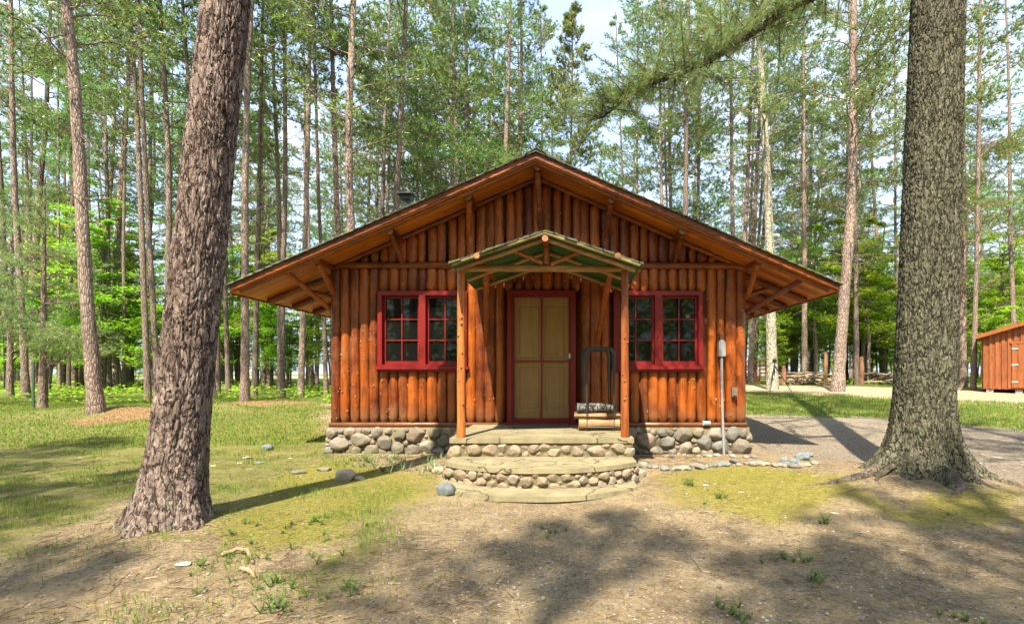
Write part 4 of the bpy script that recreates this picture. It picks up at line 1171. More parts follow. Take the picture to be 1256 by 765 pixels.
def branch(mbt, mbc, p, az, up, L, r0, r, live, nn, nl, nw, dens=1.0, dry=0.0, droop=0.0, tm=0, segs=7, twn=5):
    """one limb: wood into mbt, foliage into mbc"""
    pts = [np.array(p, float)]; a, e = az, up
    for k in range(segs):
        a += r.normal() * .16; e += r.normal() * .12 + droop
        pts.append(pts[-1] + L / segs * np.array([math.cos(a) * math.cos(e), math.sin(a) * math.cos(e), math.sin(e)]))
    P = np.array(pts)
    mbt.tube(P, np.linspace(r0, r0 * .25, segs + 1), twn, (.5, .5, .9 if not live else .4), caps=False, m=tm)
    if not live:
        for _ in range(3):
            i = r.integers(2, segs); aa = a + r.choice([-1, 1]) * r.uniform(.5, 1.2); ll = L * r.uniform(.15, .35)
            q = [P[i] + ll * s * np.array([math.cos(aa), math.sin(aa), .2 * r.normal()]) for s in (0, .5, 1)]
            mbt.tube(q, [r0 * .4, r0 * .25, r0 * .1], 4, (.5, .5, .9), caps=False, m=tm)
        return
    C, D, T = [], [], []
    for i in range(2, segs + 1):
        t = i / segs
        for sgn in (-1, 1):
            tl = L * .42 * (1.05 - t * .7) * r.uniform(.6, 1.25)
            aa = a + sgn * r.uniform(.5, 1.1); ee = e + r.normal() * .22 + .12
            dv = np.array([math.cos(aa) * math.cos(ee), math.sin(aa) * math.cos(ee), math.sin(ee)])
            q0 = P[i]; q1 = q0 + dv * tl + np.array([0, 0, .06 * tl])
            mbt.tube([q0, (q0 + q1) / 2, q1], [r0 * .3, r0 * .22, r0 * .1], 3, (.5, .5, .5), caps=False, m=tm)
            m_ = max(2, int(tl * 8 * dens)); tone = r.random()
            for s in np.linspace(.35, 1, m_):
                C.append(q0 + (q1 - q0) * s + r.normal(size=3) * .04); D.append(dv + np.array([0, 0, .35])); T.append(tone)
    C.append(P[-1]); D.append(P[-1] - P[-2]); T.append(.6)
    D = np.array(D); D /= np.linalg.norm(D, axis=1)[:, None]
    tuft_mesh(mbc, np.array(C), D, nn, nl, nw, r, dry, tonev=T)

def tree_a():
    bx, by = TREE_A; bz = float(H(bx, by)) - .03
    root = empty('pine_tree', (bx, by, bz), 'massive leaning pine with flaky pinkish brown bark left of the cabin', 'tree')
    mb = MB()
    rz = lambda Z: .204 - .0075 * Z + .11 * np.exp(-np.clip(Z, -.1, 99) / .28)
    big_trunk(mb, (0, 0, 0), 7.5, rz, (.092, .02), 25, .16, .024, 5, [(3.5, .09, .28, .25), (4.6, .1, .35, .22), (-.5, .1, .3, .3), (1.6, .1, .4, .3), (2.6, .08, .3, .25)],
              lich=lambda T, Z: .9 * np.exp(-np.clip(Z, 0, 9) / .45) * (np.cos(T + 1.9) > .2) + .12)
    tr = mb.build('trunk', M['barkA'], root, True)
    V, F = ICO[2]
    mb = MB(); r = np.random.default_rng(50)
    top = np.array([.092 * 7.7, .02 * 7.7, 7.45])
    P = [top + np.array([.08 * k, .03 * k, k * 1.0]) for k in range(0, 16)]
    mb.tube(P, np.linspace(.14, .03, 16), 14, (.6, .7, 0), m=0)
    mc = MB()
    for k in range(46):
        z = 9 + 13 * r.random(); b = top + np.array([.08, .03, 1]) * (z - 7.45)
        branch(mb, mc, b, r.random() * 6.283, r.uniform(0, .5), 3.6 * (1.1 - (z - 9) / 15), .04, r, True, 12, .17, .018)
    mb.build('upper_trunk', M['barkA'], root, True); mc.build('crown', M['needle'], root)
tree_a()

def tree_b():
    bx, by = TREE_B; bz = float(H(bx, by)) - .14
    root = empty('white_pine', (bx, by, bz), 'huge upright trunk with rugged green lichened bark and spreading roots right of the cabin', 'tree')
    mb = MB()
    rz = lambda Z: .300 - .0085 * Z + .19 * np.exp(-np.clip(Z, -.1, 99) / .30)
    big_trunk(mb, (0, 0, 0), 7.6, rz, (.036, .0), 54, .07, .022, 15,
              [(3.25, .42, .20, .20), (4.55, .30, .15, .24), (5.9, .40, .16, .22), (5.2, .14, .2, .3), (3.9, .12, .2, .3), (.6, .25, .3, .25), (1.8, .2, .3, .3), (2.5, .25, .2, .2)],
              nth=300, nz=700, lich=lambda T, Z: .35 + .45 * vnoise(np.cos(T) * 2, np.sin(T) * 2, Z * 1.2, 8))
    mb.build('trunk', M['barkB'], root, True)
    r = np.random.default_rng(61)
    # roots running out over the ground
    for k, (a, L, r0, wig) in enumerate(((3.22, 1.5, .085, .12), (4.50, .62, .085, .25), (5.85, 1.15, .075, .15), (5.45, .6, .05, .2), (3.75, .75, .045, .3), (.4, 1.0, .08, .1))):
        mb = MB(); n = 16; t = np.linspace(0, 1, n); aa = a + wig * np.sin(t * 4 + k)
        rad = .42 + L * t
        x, y = np.cos(aa) * rad, np.sin(aa) * rad
        z = H(x + bx, y + by) - bz + .03 * (1 - t) - .01 - .045 * t
        z[0:3] += np.array([.07, .05, .02])
        mb.tube(np.stack([x, y, z], -1), r0 * .75 * (1 - .8 * t), 12, np.array((.5, .75, .1)), wob=.3, seed=k + 3)
        o = mb.build('root', M['rootbark'], root, True)
    # upper trunk + limb + crown
    mb = MB(); mc = MB()
    top = np.array([.036 * 7.8, 0, 7.5])
    mb.tube([top + np.array([.02 * k, 0, k * 1.0]) for k in range(17)], np.linspace(.25, .04, 17), 16, (.5, .7, .7))
    for k in range(60):
        z = 10 + 14 * r.random()
        branch(mb, mc, top + np.array([.02, 0, 1]) * (z - 7.5), r.random() * 6.283, r.uniform(0, .4), 4.4 * (1.1 - (z - 10) / 18), .05, r, True, 10, .17, .018)
    mb.build('upper_trunk', M['barkB'], root, True); mc.build('crown', M['needle'], root)
    # long low limb reaching over the porch side, soft needles
    mb = MB(); mc = MB(); tgt = [ray(p, q, d) for p, q, d in ((1150, -95, 5.9), (1090, -52, 6.0), (1035, -25, 6.1), (985, 2, 6.2), (925, 42, 6.25), (870, 72, 6.3), (815, 98, 6.3), (775, 118, 6.35), (738, 142, 6.4))]
    P = np.array(tgt) - np.array([bx, by, bz]); t = np.linspace(0, 1, 40)
    Q = np.stack([np.interp(t, np.linspace(0, 1, len(P)), P[:, i]) for i in range(3)], -1); Q[:, 2] += .03 * np.sin(t * 17)
    mb.tube(Q, np.linspace(.07, .008, 40), 9, (.4, .7, .2), wob=.15)
    C, D, T = [], [], []
    for i in range(8, 40):
        u = i / 39
        for _ in range(9):
            az = r.uniform(0, 6.283); ln = r.uniform(.3, 1.15) * (1.1 - .5 * u); e = r.uniform(-.35, .6)
            dv = np.array([math.cos(az) * math.cos(e) - .55, math.sin(az) * math.cos(e), math.sin(e)]); dv /= np.linalg.norm(dv)
            q1 = Q[i] + dv * ln; mid = (Q[i] + q1) / 2 + np.array([0, 0, .03])
            mb.tube([Q[i], mid, q1], [.008, .005, .002], 4, (.3, .6, .2), caps=False)
            tone = r.random()
            for s in np.linspace(.2, 1, int(ln * 26)):
                C.append(Q[i] + (q1 - Q[i]) * s + r.normal(size=3) * .012); D.append(dv); T.append(tone)
    D = np.array(D); tuft_mesh(mc, np.array(C), D, 14, .12, .0032, r, .05, .75, tonev=T)
    mb.build('limb', M['barkB'], root, True); mc.build('limb_foliage', M['needle_soft'], root)
M['rootbark'] = m_barky('root_bark', (.09, .07, .055), (.20, .165, .13), (.12, .10, .08), (.2, .2, .06))
M['moss'] = m_leaf('dark_moss', (.07, .075, .015), (.19, .17, .03), .2)
tree_b()

# ------------------------------------------------------------------ pine templates
TEMPL = []
def pine_template(seed, Ht=24, live0=9.5, nlive=52, ndead=22, Lmax=2.9, nn=12, nl=.23, nw=.030, dens=1.0, conical=False, dry=.03, dead0=3.0, up=(-.1, .5)):
    r = np.random.default_rng(seed); mt, mc = MB(), MB()
    k = 26; z = np.linspace(-.3, Ht, k)
    wx = .35 * (vnoise(z * .13, seed, 0, seed) - .5) * np.clip(z / 6, 0, 1); wy = .35 * (vnoise(z * .13, seed + 9, 0, seed) - .5) * np.clip(z / 6, 0, 1)
    wx = wx - wx[1]; wy = wy - wy[1]
    rad = .2 * (1 - .80 * np.clip(z / Ht, 0, 1)) + .07 * np.exp(-np.clip(z, 0, 99) / .4)
    th = 14; kk = 140; zf = np.concatenate([np.linspace(-.3, 1.5, 16), np.linspace(1.6, Ht, kk)])
    P = np.stack([np.interp(zf, z, wx), np.interp(zf, z, wy), zf], -1)
    mt.tube(P, np.interp(zf, z, rad), th, (.5, .5, 0), wob=.10, seed=seed % 50)
    at = lambda q: np.array([np.interp(q, z, wx), np.interp(q, z, wy), q])
    for _ in range(ndead):
        q = r.uniform(dead0, live0 + 2.5); L = r.uniform(.3, 1.9) * (.5 + .5 * q / live0)
        branch(mt, mc, at(q), r.random() * 6.283, r.uniform(-.35, .35), L, .018, r, False, 0, 0, 0, droop=r.uniform(-.05, .08), segs=6, twn=4)
    for i in range(nlive):
        u = (i + r.random()) / nlive; q = live0 + (Ht - live0 - .3) * u
        L = Lmax * (1 - u ** (1.0 if conical else 2.2)) * r.uniform(.65, 1.15) + .35
        if not conical: L *= np.interp(u, [0, .25], [.65, 1])
        branch(mt, mc, at(q), r.random() * 6.283, r.uniform(*up) + (.25 if u > .7 else 0), L, .028 * (1 - .6 * u) + .006, r, True, nn, nl, nw, dens, dry, segs=7, twn=4)
    return mt, mc
def register(mt, mc, tm, cm):
    a = mt.build('trunk', tm, None, True); b = mc.build('crown', cm, None, False)
    da, db = a.data, b.data
    bpy.data.objects.remove(a); bpy.data.objects.remove(b)
    TEMPL.append((da, db)); return len(TEMPL) - 1
T_TALL = [register(*pine_template(s, live0=l0, nlive=int(nl_ * .8), ndead=int(nd * 1.4), Lmax=lm, dens=.78), M['trunk'], M['needle']) for s, l0, nl_, nd, lm in ((101, 10.5, 50, 26, 2.6), (102, 9.0, 56, 22, 3.0), (103, 12, 44, 34, 2.4), (104, 8.0, 60, 20, 3.2))]
T_LOW = [register(*pine_template(s, live0=l0, nlive=int(nl_ * .8), ndead=24, Lmax=lm, dead0=2.0, dens=.8), M['trunk'], M['needle']) for s, l0, nl_, lm in ((111, 5.5, 78, 3.2), (112, 6.5, 70, 3.6))]
T_WHITE = register(*pine_template(121, Ht=18, live0=7.5, nlive=85, ndead=8, Lmax=2.2, conical=True, up=(.25, .75), nn=16, nl=.19, nw=.030, dens=1.1, dry=.0), M['trunk'], M['needle_soft'])
T_PALE = register(*pine_template(122, live0=9.5, nlive=48, ndead=28, Lmax=3.0), M['trunkg'], M['needle_soft'])
T_DRY = register(*pine_template(123, live0=4.0, nlive=46, ndead=60, Lmax=3.0, dead0=1.8, dry=.35, up=(-.35, .25)), M['trunk'], M['needle_soft'])
T_YOUNG = register(*pine_template(124, Ht=6.0, live0=.8, nlive=46, ndead=4, Lmax=1.7, conical=True, up=(0, .35), nn=26, nl=.11, nw=.008, dead0=.5, dens=1.6), M['trunk'], M['needle_soft'])

def place_pine(x, y, rad, t, label, group=None, lean=0.0, leany=0.0, name='pine_tree', hs=1.0, rot=None, cat='tree', crown=1.0):
    da, db = TEMPL[t]; z = float(H(x, y))
    root = empty(name, (x, y, z), label, cat, group)
    root.rotation_euler = (leany, lean, 0)
    rz = random.uniform(0, 6.283) if rot is None else rot
    s = rad / .2
    for nm, d, sc_ in (('trunk', da, (s, s, hs)), ('crown', db, (crown, crown, hs))):
        o = bpy.data.objects.new(nm, d); COL.objects.link(o); o.parent = root; o.rotation_euler = (0, 0, rz); o.scale = sc_
    return root

def catalog(px, py, w, ptop, t, label, d=None, group=None, **kw):
    """trunk seen at base pixel (px,py) with width w, its stem crossing the top of the photo at ptop"""
    if d is None: x, d = G(px, py)
    else: x = (px - VX) / FPX * d
    y = d; w = w * .82 * math.cos(math.atan((px - VX) / FPX)); zb = float(H(x, y)); zt = CAMZ + VY / FPX * d; xt = (ptop - VX) / FPX * d
    lean = math.atan2(xt - x, zt - zb)
    return place_pine(x, y, w / FPX * d / 2, t, label, group, lean=lean, leany=random.uniform(-.015, .015), **kw)

A, B, C_, D_ = T_TALL; E_, F_ = T_LOW
CAT = [
 (32, 488, 13, 11, B, 'slim grey pine at the left edge of the woods behind a hazy young pine'),
 (118, 505, 25, 78, D_, 'stout brown pine leaning left with needle litter round its foot'),
 (73, 477, 6, 72, C_, 'thin dark pine between the left edge pine and the stout leaning one'),
 (84, 477, 7, 86, A, 'thin grey pine standing close right of the thin dark one'),
 (134, 477, 9, 122, B, 'medium pine close behind the stout leaning pine on its right'),
 (152, 477, 7, 150, C_, 'thin pine with a broken bough at its foot, right of the stout leaning pine'),
 (182, 490, 11, 160, A, 'reddish pine just left of the massive foreground trunk'),
 (194, 494, 10, 166, C_, 'sunlit pine touching the left outline of the massive foreground trunk'),
 (208, 489, 12, 200, D_, 'straight dark pine half hidden behind the massive leaning trunk'),
 (262, 488, 9, 222, A, 'pine with its foot right of the massive trunk and its top left of it'),
 (267, 486, 9, 268, C_, 'grey pine next to the right outline of the massive trunk'),
 (280, 481, 8, 271, B, 'slender pine slightly leaning left, second from the massive trunk'),
 (300, 492, 14, 306, B, 'straight dark pine in front of a paler leaning one left of the cabin eave'),
 (312, 485, 9, 320, C_, 'paler sunlit pine with pocked bark behind the straight dark pine'),
 (346, 486, 10, 345, A, 'straight pine seen under the left eave, nearest the eave tip'),
 (369, 487, 10, 383, C_, 'straight pine second under the left eave'),
 (400, 486, 7, 386, A, 'thin pine beside the left cabin corner'),
]
for px, py, w, pt, t, lab in CAT: catalog(px, py, w, pt, t, lab)
CAT2 = [  # foot hidden by the cabin: base pixel extrapolated, distance given
 (424, 18.6, 11, 403, C_, 'pale reddish pine rising over the left roof slope, furthest left of the roof'),
 (438, 17.6, 16, 431, D_, 'thick brown pine with stub branches rising behind the left roof slope'),
 (456, 26, 9, 477, A, 'straight grey pine right of the thick brown one over the left roof'),
 (474, 21, 12, 500, B, 'leaning sunlit pine rising beside the stove pipe'),
 (512, 30, 6, 512, C_, 'thin straight pine right of the stove pipe'),
 (524, 34, 5, 531, A, 'very thin pine over the left roof slope between two thicker ones'),
 (567, 24, 9, 558, E_, 'dark needled pine over the middle of the left roof slope'),
 (616, 23, 10, 627, F_, 'grey pine with upswept limbs just left of the roof peak'),
 (782, 30, 6, 781, B, 'slender pine over the right roof slope close to the peak'),
 (813, 27, 7, 811, A, 'reddish pine behind the overhanging bough right of the peak'),
 (820, 29, 5, 815, C_, 'thin twin trunk close right of the reddish pine'),
 (859, 30, 7, 859, E_, 'brown pine with patchy bark over the middle of the right roof slope'),
 (902, 24, 9, 926, C_, 'dark pine leaning right behind the pale lichened one'),
]
for px, d, w, pt, t, lab in CAT2: catalog(px, 480, w, pt, t, lab, d=d)
catalog(700, 480, 7, 700, T_WHITE, 'bright green cone shaped pine just right of the roof peak', d=22, hs=.9)
catalog(948, 470, 17, 928, T_PALE, 'pale lichened tree trunk behind the tripod near the red gate', d=21)
catalog(1028, 473, 19, 1047, B, 'tall pinkish pine with bushy twigs at the road edge beyond the eave', d=19.5)
catalog(995, 466, 9, 990, C_, 'mottled pine between the pale trunk and the tall pinkish pine')
catalog(1082, 468, 8, 1064, A, 'slim grey trunk leaning left, left of the lichened foreground trunk')
catalog(1181, 467, 13, 1184, T_DRY, 'reddish tree with yellowing needles right of the lichened foreground trunk', d=23)
catalog(1194, 474, 9, 1200, E_, 'grey trunk close beside the yellowing tree near the shed', d=20)
catalog(1049, 468, 7, 1046, E_, 'short needled dark pine behind the tall pinkish one', d=27)
catalog(985, 466, 6, 984, F_, 'thin dark pine in the woods behind the mottled one', d=30)
catalog(1102, 466, 6, 1101, F_, 'thin pine hidden low down by the lichened trunk', d=28)
catalog(1245, 466, 10, 1240, F_, 'bushy pine rising behind the brown shed', d=27)
place_pine(ray(52, 0, 13.5)[0], 13.5, .09, T_YOUNG, 'soft hazy young pine at the left edge of the lawn', name='young_pine', cat='tree')
place_pine(ray(-30, 0, 14.5)[0], 14.5, .10, T_YOUNG, 'soft young pine cut by the left edge of the photo', name='young_pine', cat='tree', hs=1.2)
place_pine(ray(12, 0, 18)[0], 18, .10, T_YOUNG, 'taller young pine behind the hazy one at the left edge', name='young_pine', cat='tree', hs=1.3)

# deep woods
def deep():
    r = np.random.default_rng(77); used = []
    n = 0
    for k in range(4000):
        y = 24 + 44 * r.random() ** .9
        x = (-1.22 + 2.25 * r.random()) * y
        if masks(np.array([x]), np.array([y]))[3][0] > .3: continue
        if any((x - a)**2 + (y - b)**2 < 2.6**2 for a, b in used): continue
        if x > 4 and y < 31: continue
        if y < 40 and abs(x + .4) > 7 and r.random() < .55: continue
        px = x / y * FPX + VX
        if 700 < px < 760 and y < 60: continue
        if -58 < x < -16 and y > 55: continue
        used.append((x, y)); n += 1
        t = [A, B, C_, D_, E_, F_, E_, F_, T_PALE][r.integers(0, 9)]
        place_pine(x, y, r.uniform(.12, .23), t, 'slender pine standing deep in the woods behind the clearing', 'pines deep in the woods behind the clearing',
                   lean=r.normal() * .03, leany=r.normal() * .03, hs=r.uniform(.8, 1.05), crown=r.uniform(.9, 1.2))
        if n >= 84: break
deep()
def rank():
    r = np.random.default_rng(177); used = []
    for k in range(400):
        px = r.uniform(5, 700) if k % 4 else r.uniform(760, 1090); d = r.uniform(23.5, 40); x = (px - VX) / FPX * d
        if 330 < px < 400 and d > 30: continue
        if any((x - a)**2 + (d - b)**2 < 2.4**2 for a, b in used): continue
        used.append((x, d))
        place_pine(x, d, r.uniform(.11, .19), [A, C_, C_, B][r.integers(0, 4)], 'slender pine standing deep in the woods behind the clearing', 'pines deep in the woods behind the clearing', lean=r.normal() * .03, leany=r.normal() * .02, crown=r.uniform(.7, .95))
        if len(used) >= 34: break
rank()
# trees on the near side of the clearing, behind the camera
def near_side():
    for x, y, t, c, h in ((-2.7, -6.2, A, .88, .75), (-10.8, -1.5, D_, .9, .75), (-8.2, -3.6, B, .8, .7), (1.0, -5.2, A, 1.1, .75), (-.7, -6.8, D_, .85, .75), (-6.6, -6.8, B, .8, .75), (6.0, .6, A, .7, .8), (-7.4, -8.0, A, .8, .8),
                          (.6, -17, D_, 1.2, 1), (-6, -16, E_, 1.2, 1), (7, -15, F_, 1.2, 1), (-13, -11, B, 1.2, 1), (13, -11, A, 1.2, 1), (4, -22, E_, 1.2, 1), (-2.5, -23, F_, 1.2, 1)):
        place_pine(x, y, .24, t, 'tall pine on the near side of the clearing facing the cabin', 'pines on the near side of the clearing', lean=random.uniform(-.03, .03), crown=c, hs=h)
near_side()
def near_woods():
    r = np.random.default_rng(191); n = 60000
    a = r.uniform(math.pi * 1.02, math.pi * 1.98, n); d = r.uniform(24, 42, n); x = np.cos(a) * d; y = np.sin(a) * d - 3
    z = H(x, y) + 14 * r.random(n) ** 1.5
    k = fbm(x * .3, y * .3, z * .4, 25) > .36; x, y, z = x[k], y[k], z[k]; n = len(x)
    L = r.uniform(.2, .5, n); t = r.random(n) * 6.283
    d_ = np.stack([np.cos(t), np.sin(t), r.uniform(-.6, .6, n)], -1) * L[:, None]; e = np.stack([-np.sin(t), np.cos(t), r.uniform(-1, 1, n)], -1) * (L * .5)[:, None]
    c = np.stack([x, y, z], -1); V = np.stack([c - d_, c + e, c + d_, c - e], 1)
    col = np.zeros((n, 4, 3)); col[:, :, 0] = r.random(n)[:, None]
    mb = MB(); mb.add(V.reshape(-1, 3), np.arange(n * 4).reshape(-1, 4), None, col.reshape(-1, 3))
    tag(mb.build('near_woods', M['leaf']), 'leafy woods on the near side of the clearing reflected in the windows', 'woods', kind='stuff')
near_woods()

# ------------------------------------------------------------------ broadleaf templates
def leafy_template(seed, Ht, spread, nst, nleaf, ls, base=.3):
    r = np.random.default_rng(seed); mt, mc = MB(), MB(); C = []
    for k in range(nst):
        a = r.random() * 6.283; top = np.array([math.cos(a) * spread * .3 * r.random(), math.sin(a) * spread * .3 * r.random(), Ht * r.uniform(.75, 1)])
        t = np.linspace(0, 1, 8)[:, None]; P = np.array([0, 0, -.1]) + top * t + .12 * Ht * .3 * (r.random((8, 3)) - .5) * t
        if k: P[:, :2] += r.normal(size=2) * .12
        mt.tube(P, np.linspace(.012 * Ht, .003 * Ht, 8), 6, (.4, .4, .2), caps=False)
        nb = int(9 + Ht)
        for j in range(nb):
            u = base + (1 - base) * (j + r.random()) / nb; p = P[0] + (P[-1] - P[0]) * u
            p = np.array([np.interp(u, np.linspace(0, 1, 8), P[:, i]) for i in range(3)])
            a2 = r.random() * 6.283; L = spread * (1.15 - .75 * u) * r.uniform(.5, 1); e = r.uniform(.05, .5)
            q = p + L * np.array([math.cos(a2) * math.cos(e), math.sin(a2) * math.cos(e), math.sin(e) * .6])
            mt.tube([p, (p + q) / 2 + np.array([0, 0, .05 * L]), q], [.004 * Ht, .0025 * Ht, .001 * Ht], 4, (.4, .4, .2), caps=False)
            for s in np.linspace(.25, 1, 6):
                C.append((p + (q - p) * s, L * .33))
    per = max(3, nleaf // len(C)); cc = np.array([c for c, _ in C]); sp = np.array([s for _, s in C])
    n = len(cc) * per; cen = np.repeat(cc, per, 0) + r.normal(size=(n, 3)) * np.repeat(sp, per)[:, None] * np.array([.5, .5, .16])
    az = r.random(n) * 6.283; L = ls * r.uniform(.6, 1.2, n)
    d = np.stack([np.cos(az), np.sin(az), r.uniform(-.55, .25, n)], -1) * L[:, None]; e = np.stack([-np.sin(az), np.cos(az), r.uniform(-.45, .45, n)], -1) * (L * .48)[:, None]
    V = np.stack([cen - d, cen + e - d * .1, cen + d, cen - e - d * .1], 1)
    col = np.zeros((n, 4, 3)); col[:, :, 0] = (np.repeat(r.random(len(cc)), per) * .6 + r.random(n) * .4)[:, None]
    mc.add(V.reshape(-1, 3), np.arange(n * 4).reshape(-1, 4), None, col.reshape(-1, 3))
    return mt, mc
L_ = [register(*leafy_template(s, h, sp, ns, nl_, ls), M['trunk'], M['leaf']) for s, h, sp, ns, nl_, ls in ((201, 2.2, 1.0, 4, 2600, .055), (202, 5.0, 1.8, 2, 6500, .065), (203, 9.0, 3.0, 2, 12000, .075), (204, 3.6, 1.5, 3, 4500, .06))]
def leafy(x, y, t, s, label, group=None, name='sapling', cat='tree'):
    da, db = TEMPL[t]; root = empty(name, (x, y, float(H(x, y))), label, cat, group); rz = random.uniform(0, 6.28)
    for nm, d in (('trunk' if name != 'shrub' else 'stems', da), ('crown' if name != 'shrub' else 'foliage', db)):
        o = bpy.data.objects.new(nm, d); COL.objects.link(o); o.parent = root; o.rotation_euler = (0, 0, rz); o.scale = (s, s, s * random.uniform(.9, 1.1))
def understory():
    r = np.random.default_rng(31); used = []
    # individually placed along the wood edge
    named = [(60, 22, 1, 1.0, 'bright sapling behind the hazy young pine'), (150, 26, 1, 1.1, 'bright sapling right of the stout leaning pine'), (330, 25, 1, 1.0, 'bright leafy sapling between the pines left of the eave'),
             (385, 30, 1, 1.1, 'leafy sapling seen under the left eave beside the pale field'), (1000, 30, 2, .9, 'broad green tree behind the brush pile'), (1065, 28, 2, .95, 'broad green tree between the pinkish pine and the lichened trunk'),
             (960, 32, 1, 1.2, 'leafy sapling just right of the cabin corner behind the gate'), (1215, 27, 1, 1.0, 'leafy sapling between the yellowing tree and the shed'), (1110, 31, 2, .9, 'broad green tree partly behind the lichened trunk'), (1185, 31, 1, 1.2, 'leafy sapling behind the yellowing tree')]
    for px, d, t, s, lab in named: leafy((px - VX) / FPX * d, d, L_[t], s, lab)
    for k in range(86):
        px = r.uniform(-20, 405) if k % 2 else r.uniform(925, 1262); d = r.uniform(24, 38) if k % 2 else r.uniform(29, 40); x = (px - VX) / FPX * d
        if 335 < px < 400 and d > 26: continue
        t = [1, 2, 2, 3][r.integers(0, 4)]
        if t == 3: leafy(x, d, L_[3], r.uniform(1, 1.5), 'leafy bright green shrub in the woods among the trunks', 'leafy shrubs in the woods', name='shrub', cat='shrub')
        else: leafy(x, d, L_[t], r.uniform(.8, 1.15), 'leafy bright green sapling deep in the woods', 'leafy saplings deep in the woods')
        used.append((x, d))
    n = 0
    for k in range(3000):
        y = 21 + 34 * r.random(); x = (-1.2 + 2.2 * r.random()) * y
        if masks(np.array([x]), np.array([y]))[3][0] > .2: continue
        if x > 3 and y < 30: continue
        if abs(x + .4) < 4.5 and y < 30: continue
        if x < -15 and x > -26 and y > 34 : continue
        if any((x - a)**2 + (y - b)**2 < 2.2**2 for a, b in used): continue
        used.append((x, y)); n += 1; t = [0, 3, 1, 1, 2][r.integers(0, 5)]
        if t in (0, 3): leafy(x, y, L_[t], r.uniform(.8, 1.3), 'leafy bright green shrub in the woods among the trunks', 'leafy shrubs in the woods', name='shrub', cat='shrub')
        else: leafy(x, y, L_[t], r.uniform(.7, 1.1), 'leafy bright green sapling deep in the woods', 'leafy saplings deep in the woods')
        if n >= 90: break
understory()

def far_woods():
    r = np.random.default_rng(91); n = 60000
    ang = r.uniform(-.98, .92, n); d = r.uniform(72, 105, n); x = np.tan(ang) * d * .98; y = d
    top = 9 + 9 * fbm(x * .06, y * .0, 0, 5) + 5 * fbm(x * .3, 0, 0, 6)
    z = H(x, y) + top * r.random(n) ** .8
    sky = fbm(x * .35, z * .35, 0, 15) > .36
    field = (x > -62) & (x < -17) & (y < 95)
    k = sky & ~field; x, y, z = x[k], y[k], z[k]; n = len(x)
    L = r.uniform(.18, .5, n); a = r.random(n) * 6.283
    d_ = np.stack([np.cos(a), np.sin(a), r.uniform(-.6, .6, n)], -1) * L[:, None]; e = np.stack([-np.sin(a), np.cos(a), r.uniform(-1, 1, n)], -1) * (L * .5)[:, None]
    c = np.stack([x, y, z], -1); V = np.stack([c - d_, c + e, c + d_, c - e], 1)
    col = np.zeros((n, 4, 3)); col[:, :, 0] = (.6 * fbm(x * .3, z * .3, 2, 19) + .4 * r.random(n))[:, None]
    mb = MB(); mb.add(V.reshape(-1, 3), np.arange(n * 4).reshape(-1, 4), None, col.reshape(-1, 3))
    tag(mb.build('far_woods', M['farleaf']), 'distant green woods beyond the clearing reading as one mass', 'woods', kind='stuff')
M['farleaf'] = m_leaf('far_leaves', (.13, .22, .05), (.28, .38, .09), .5)
far_woods()

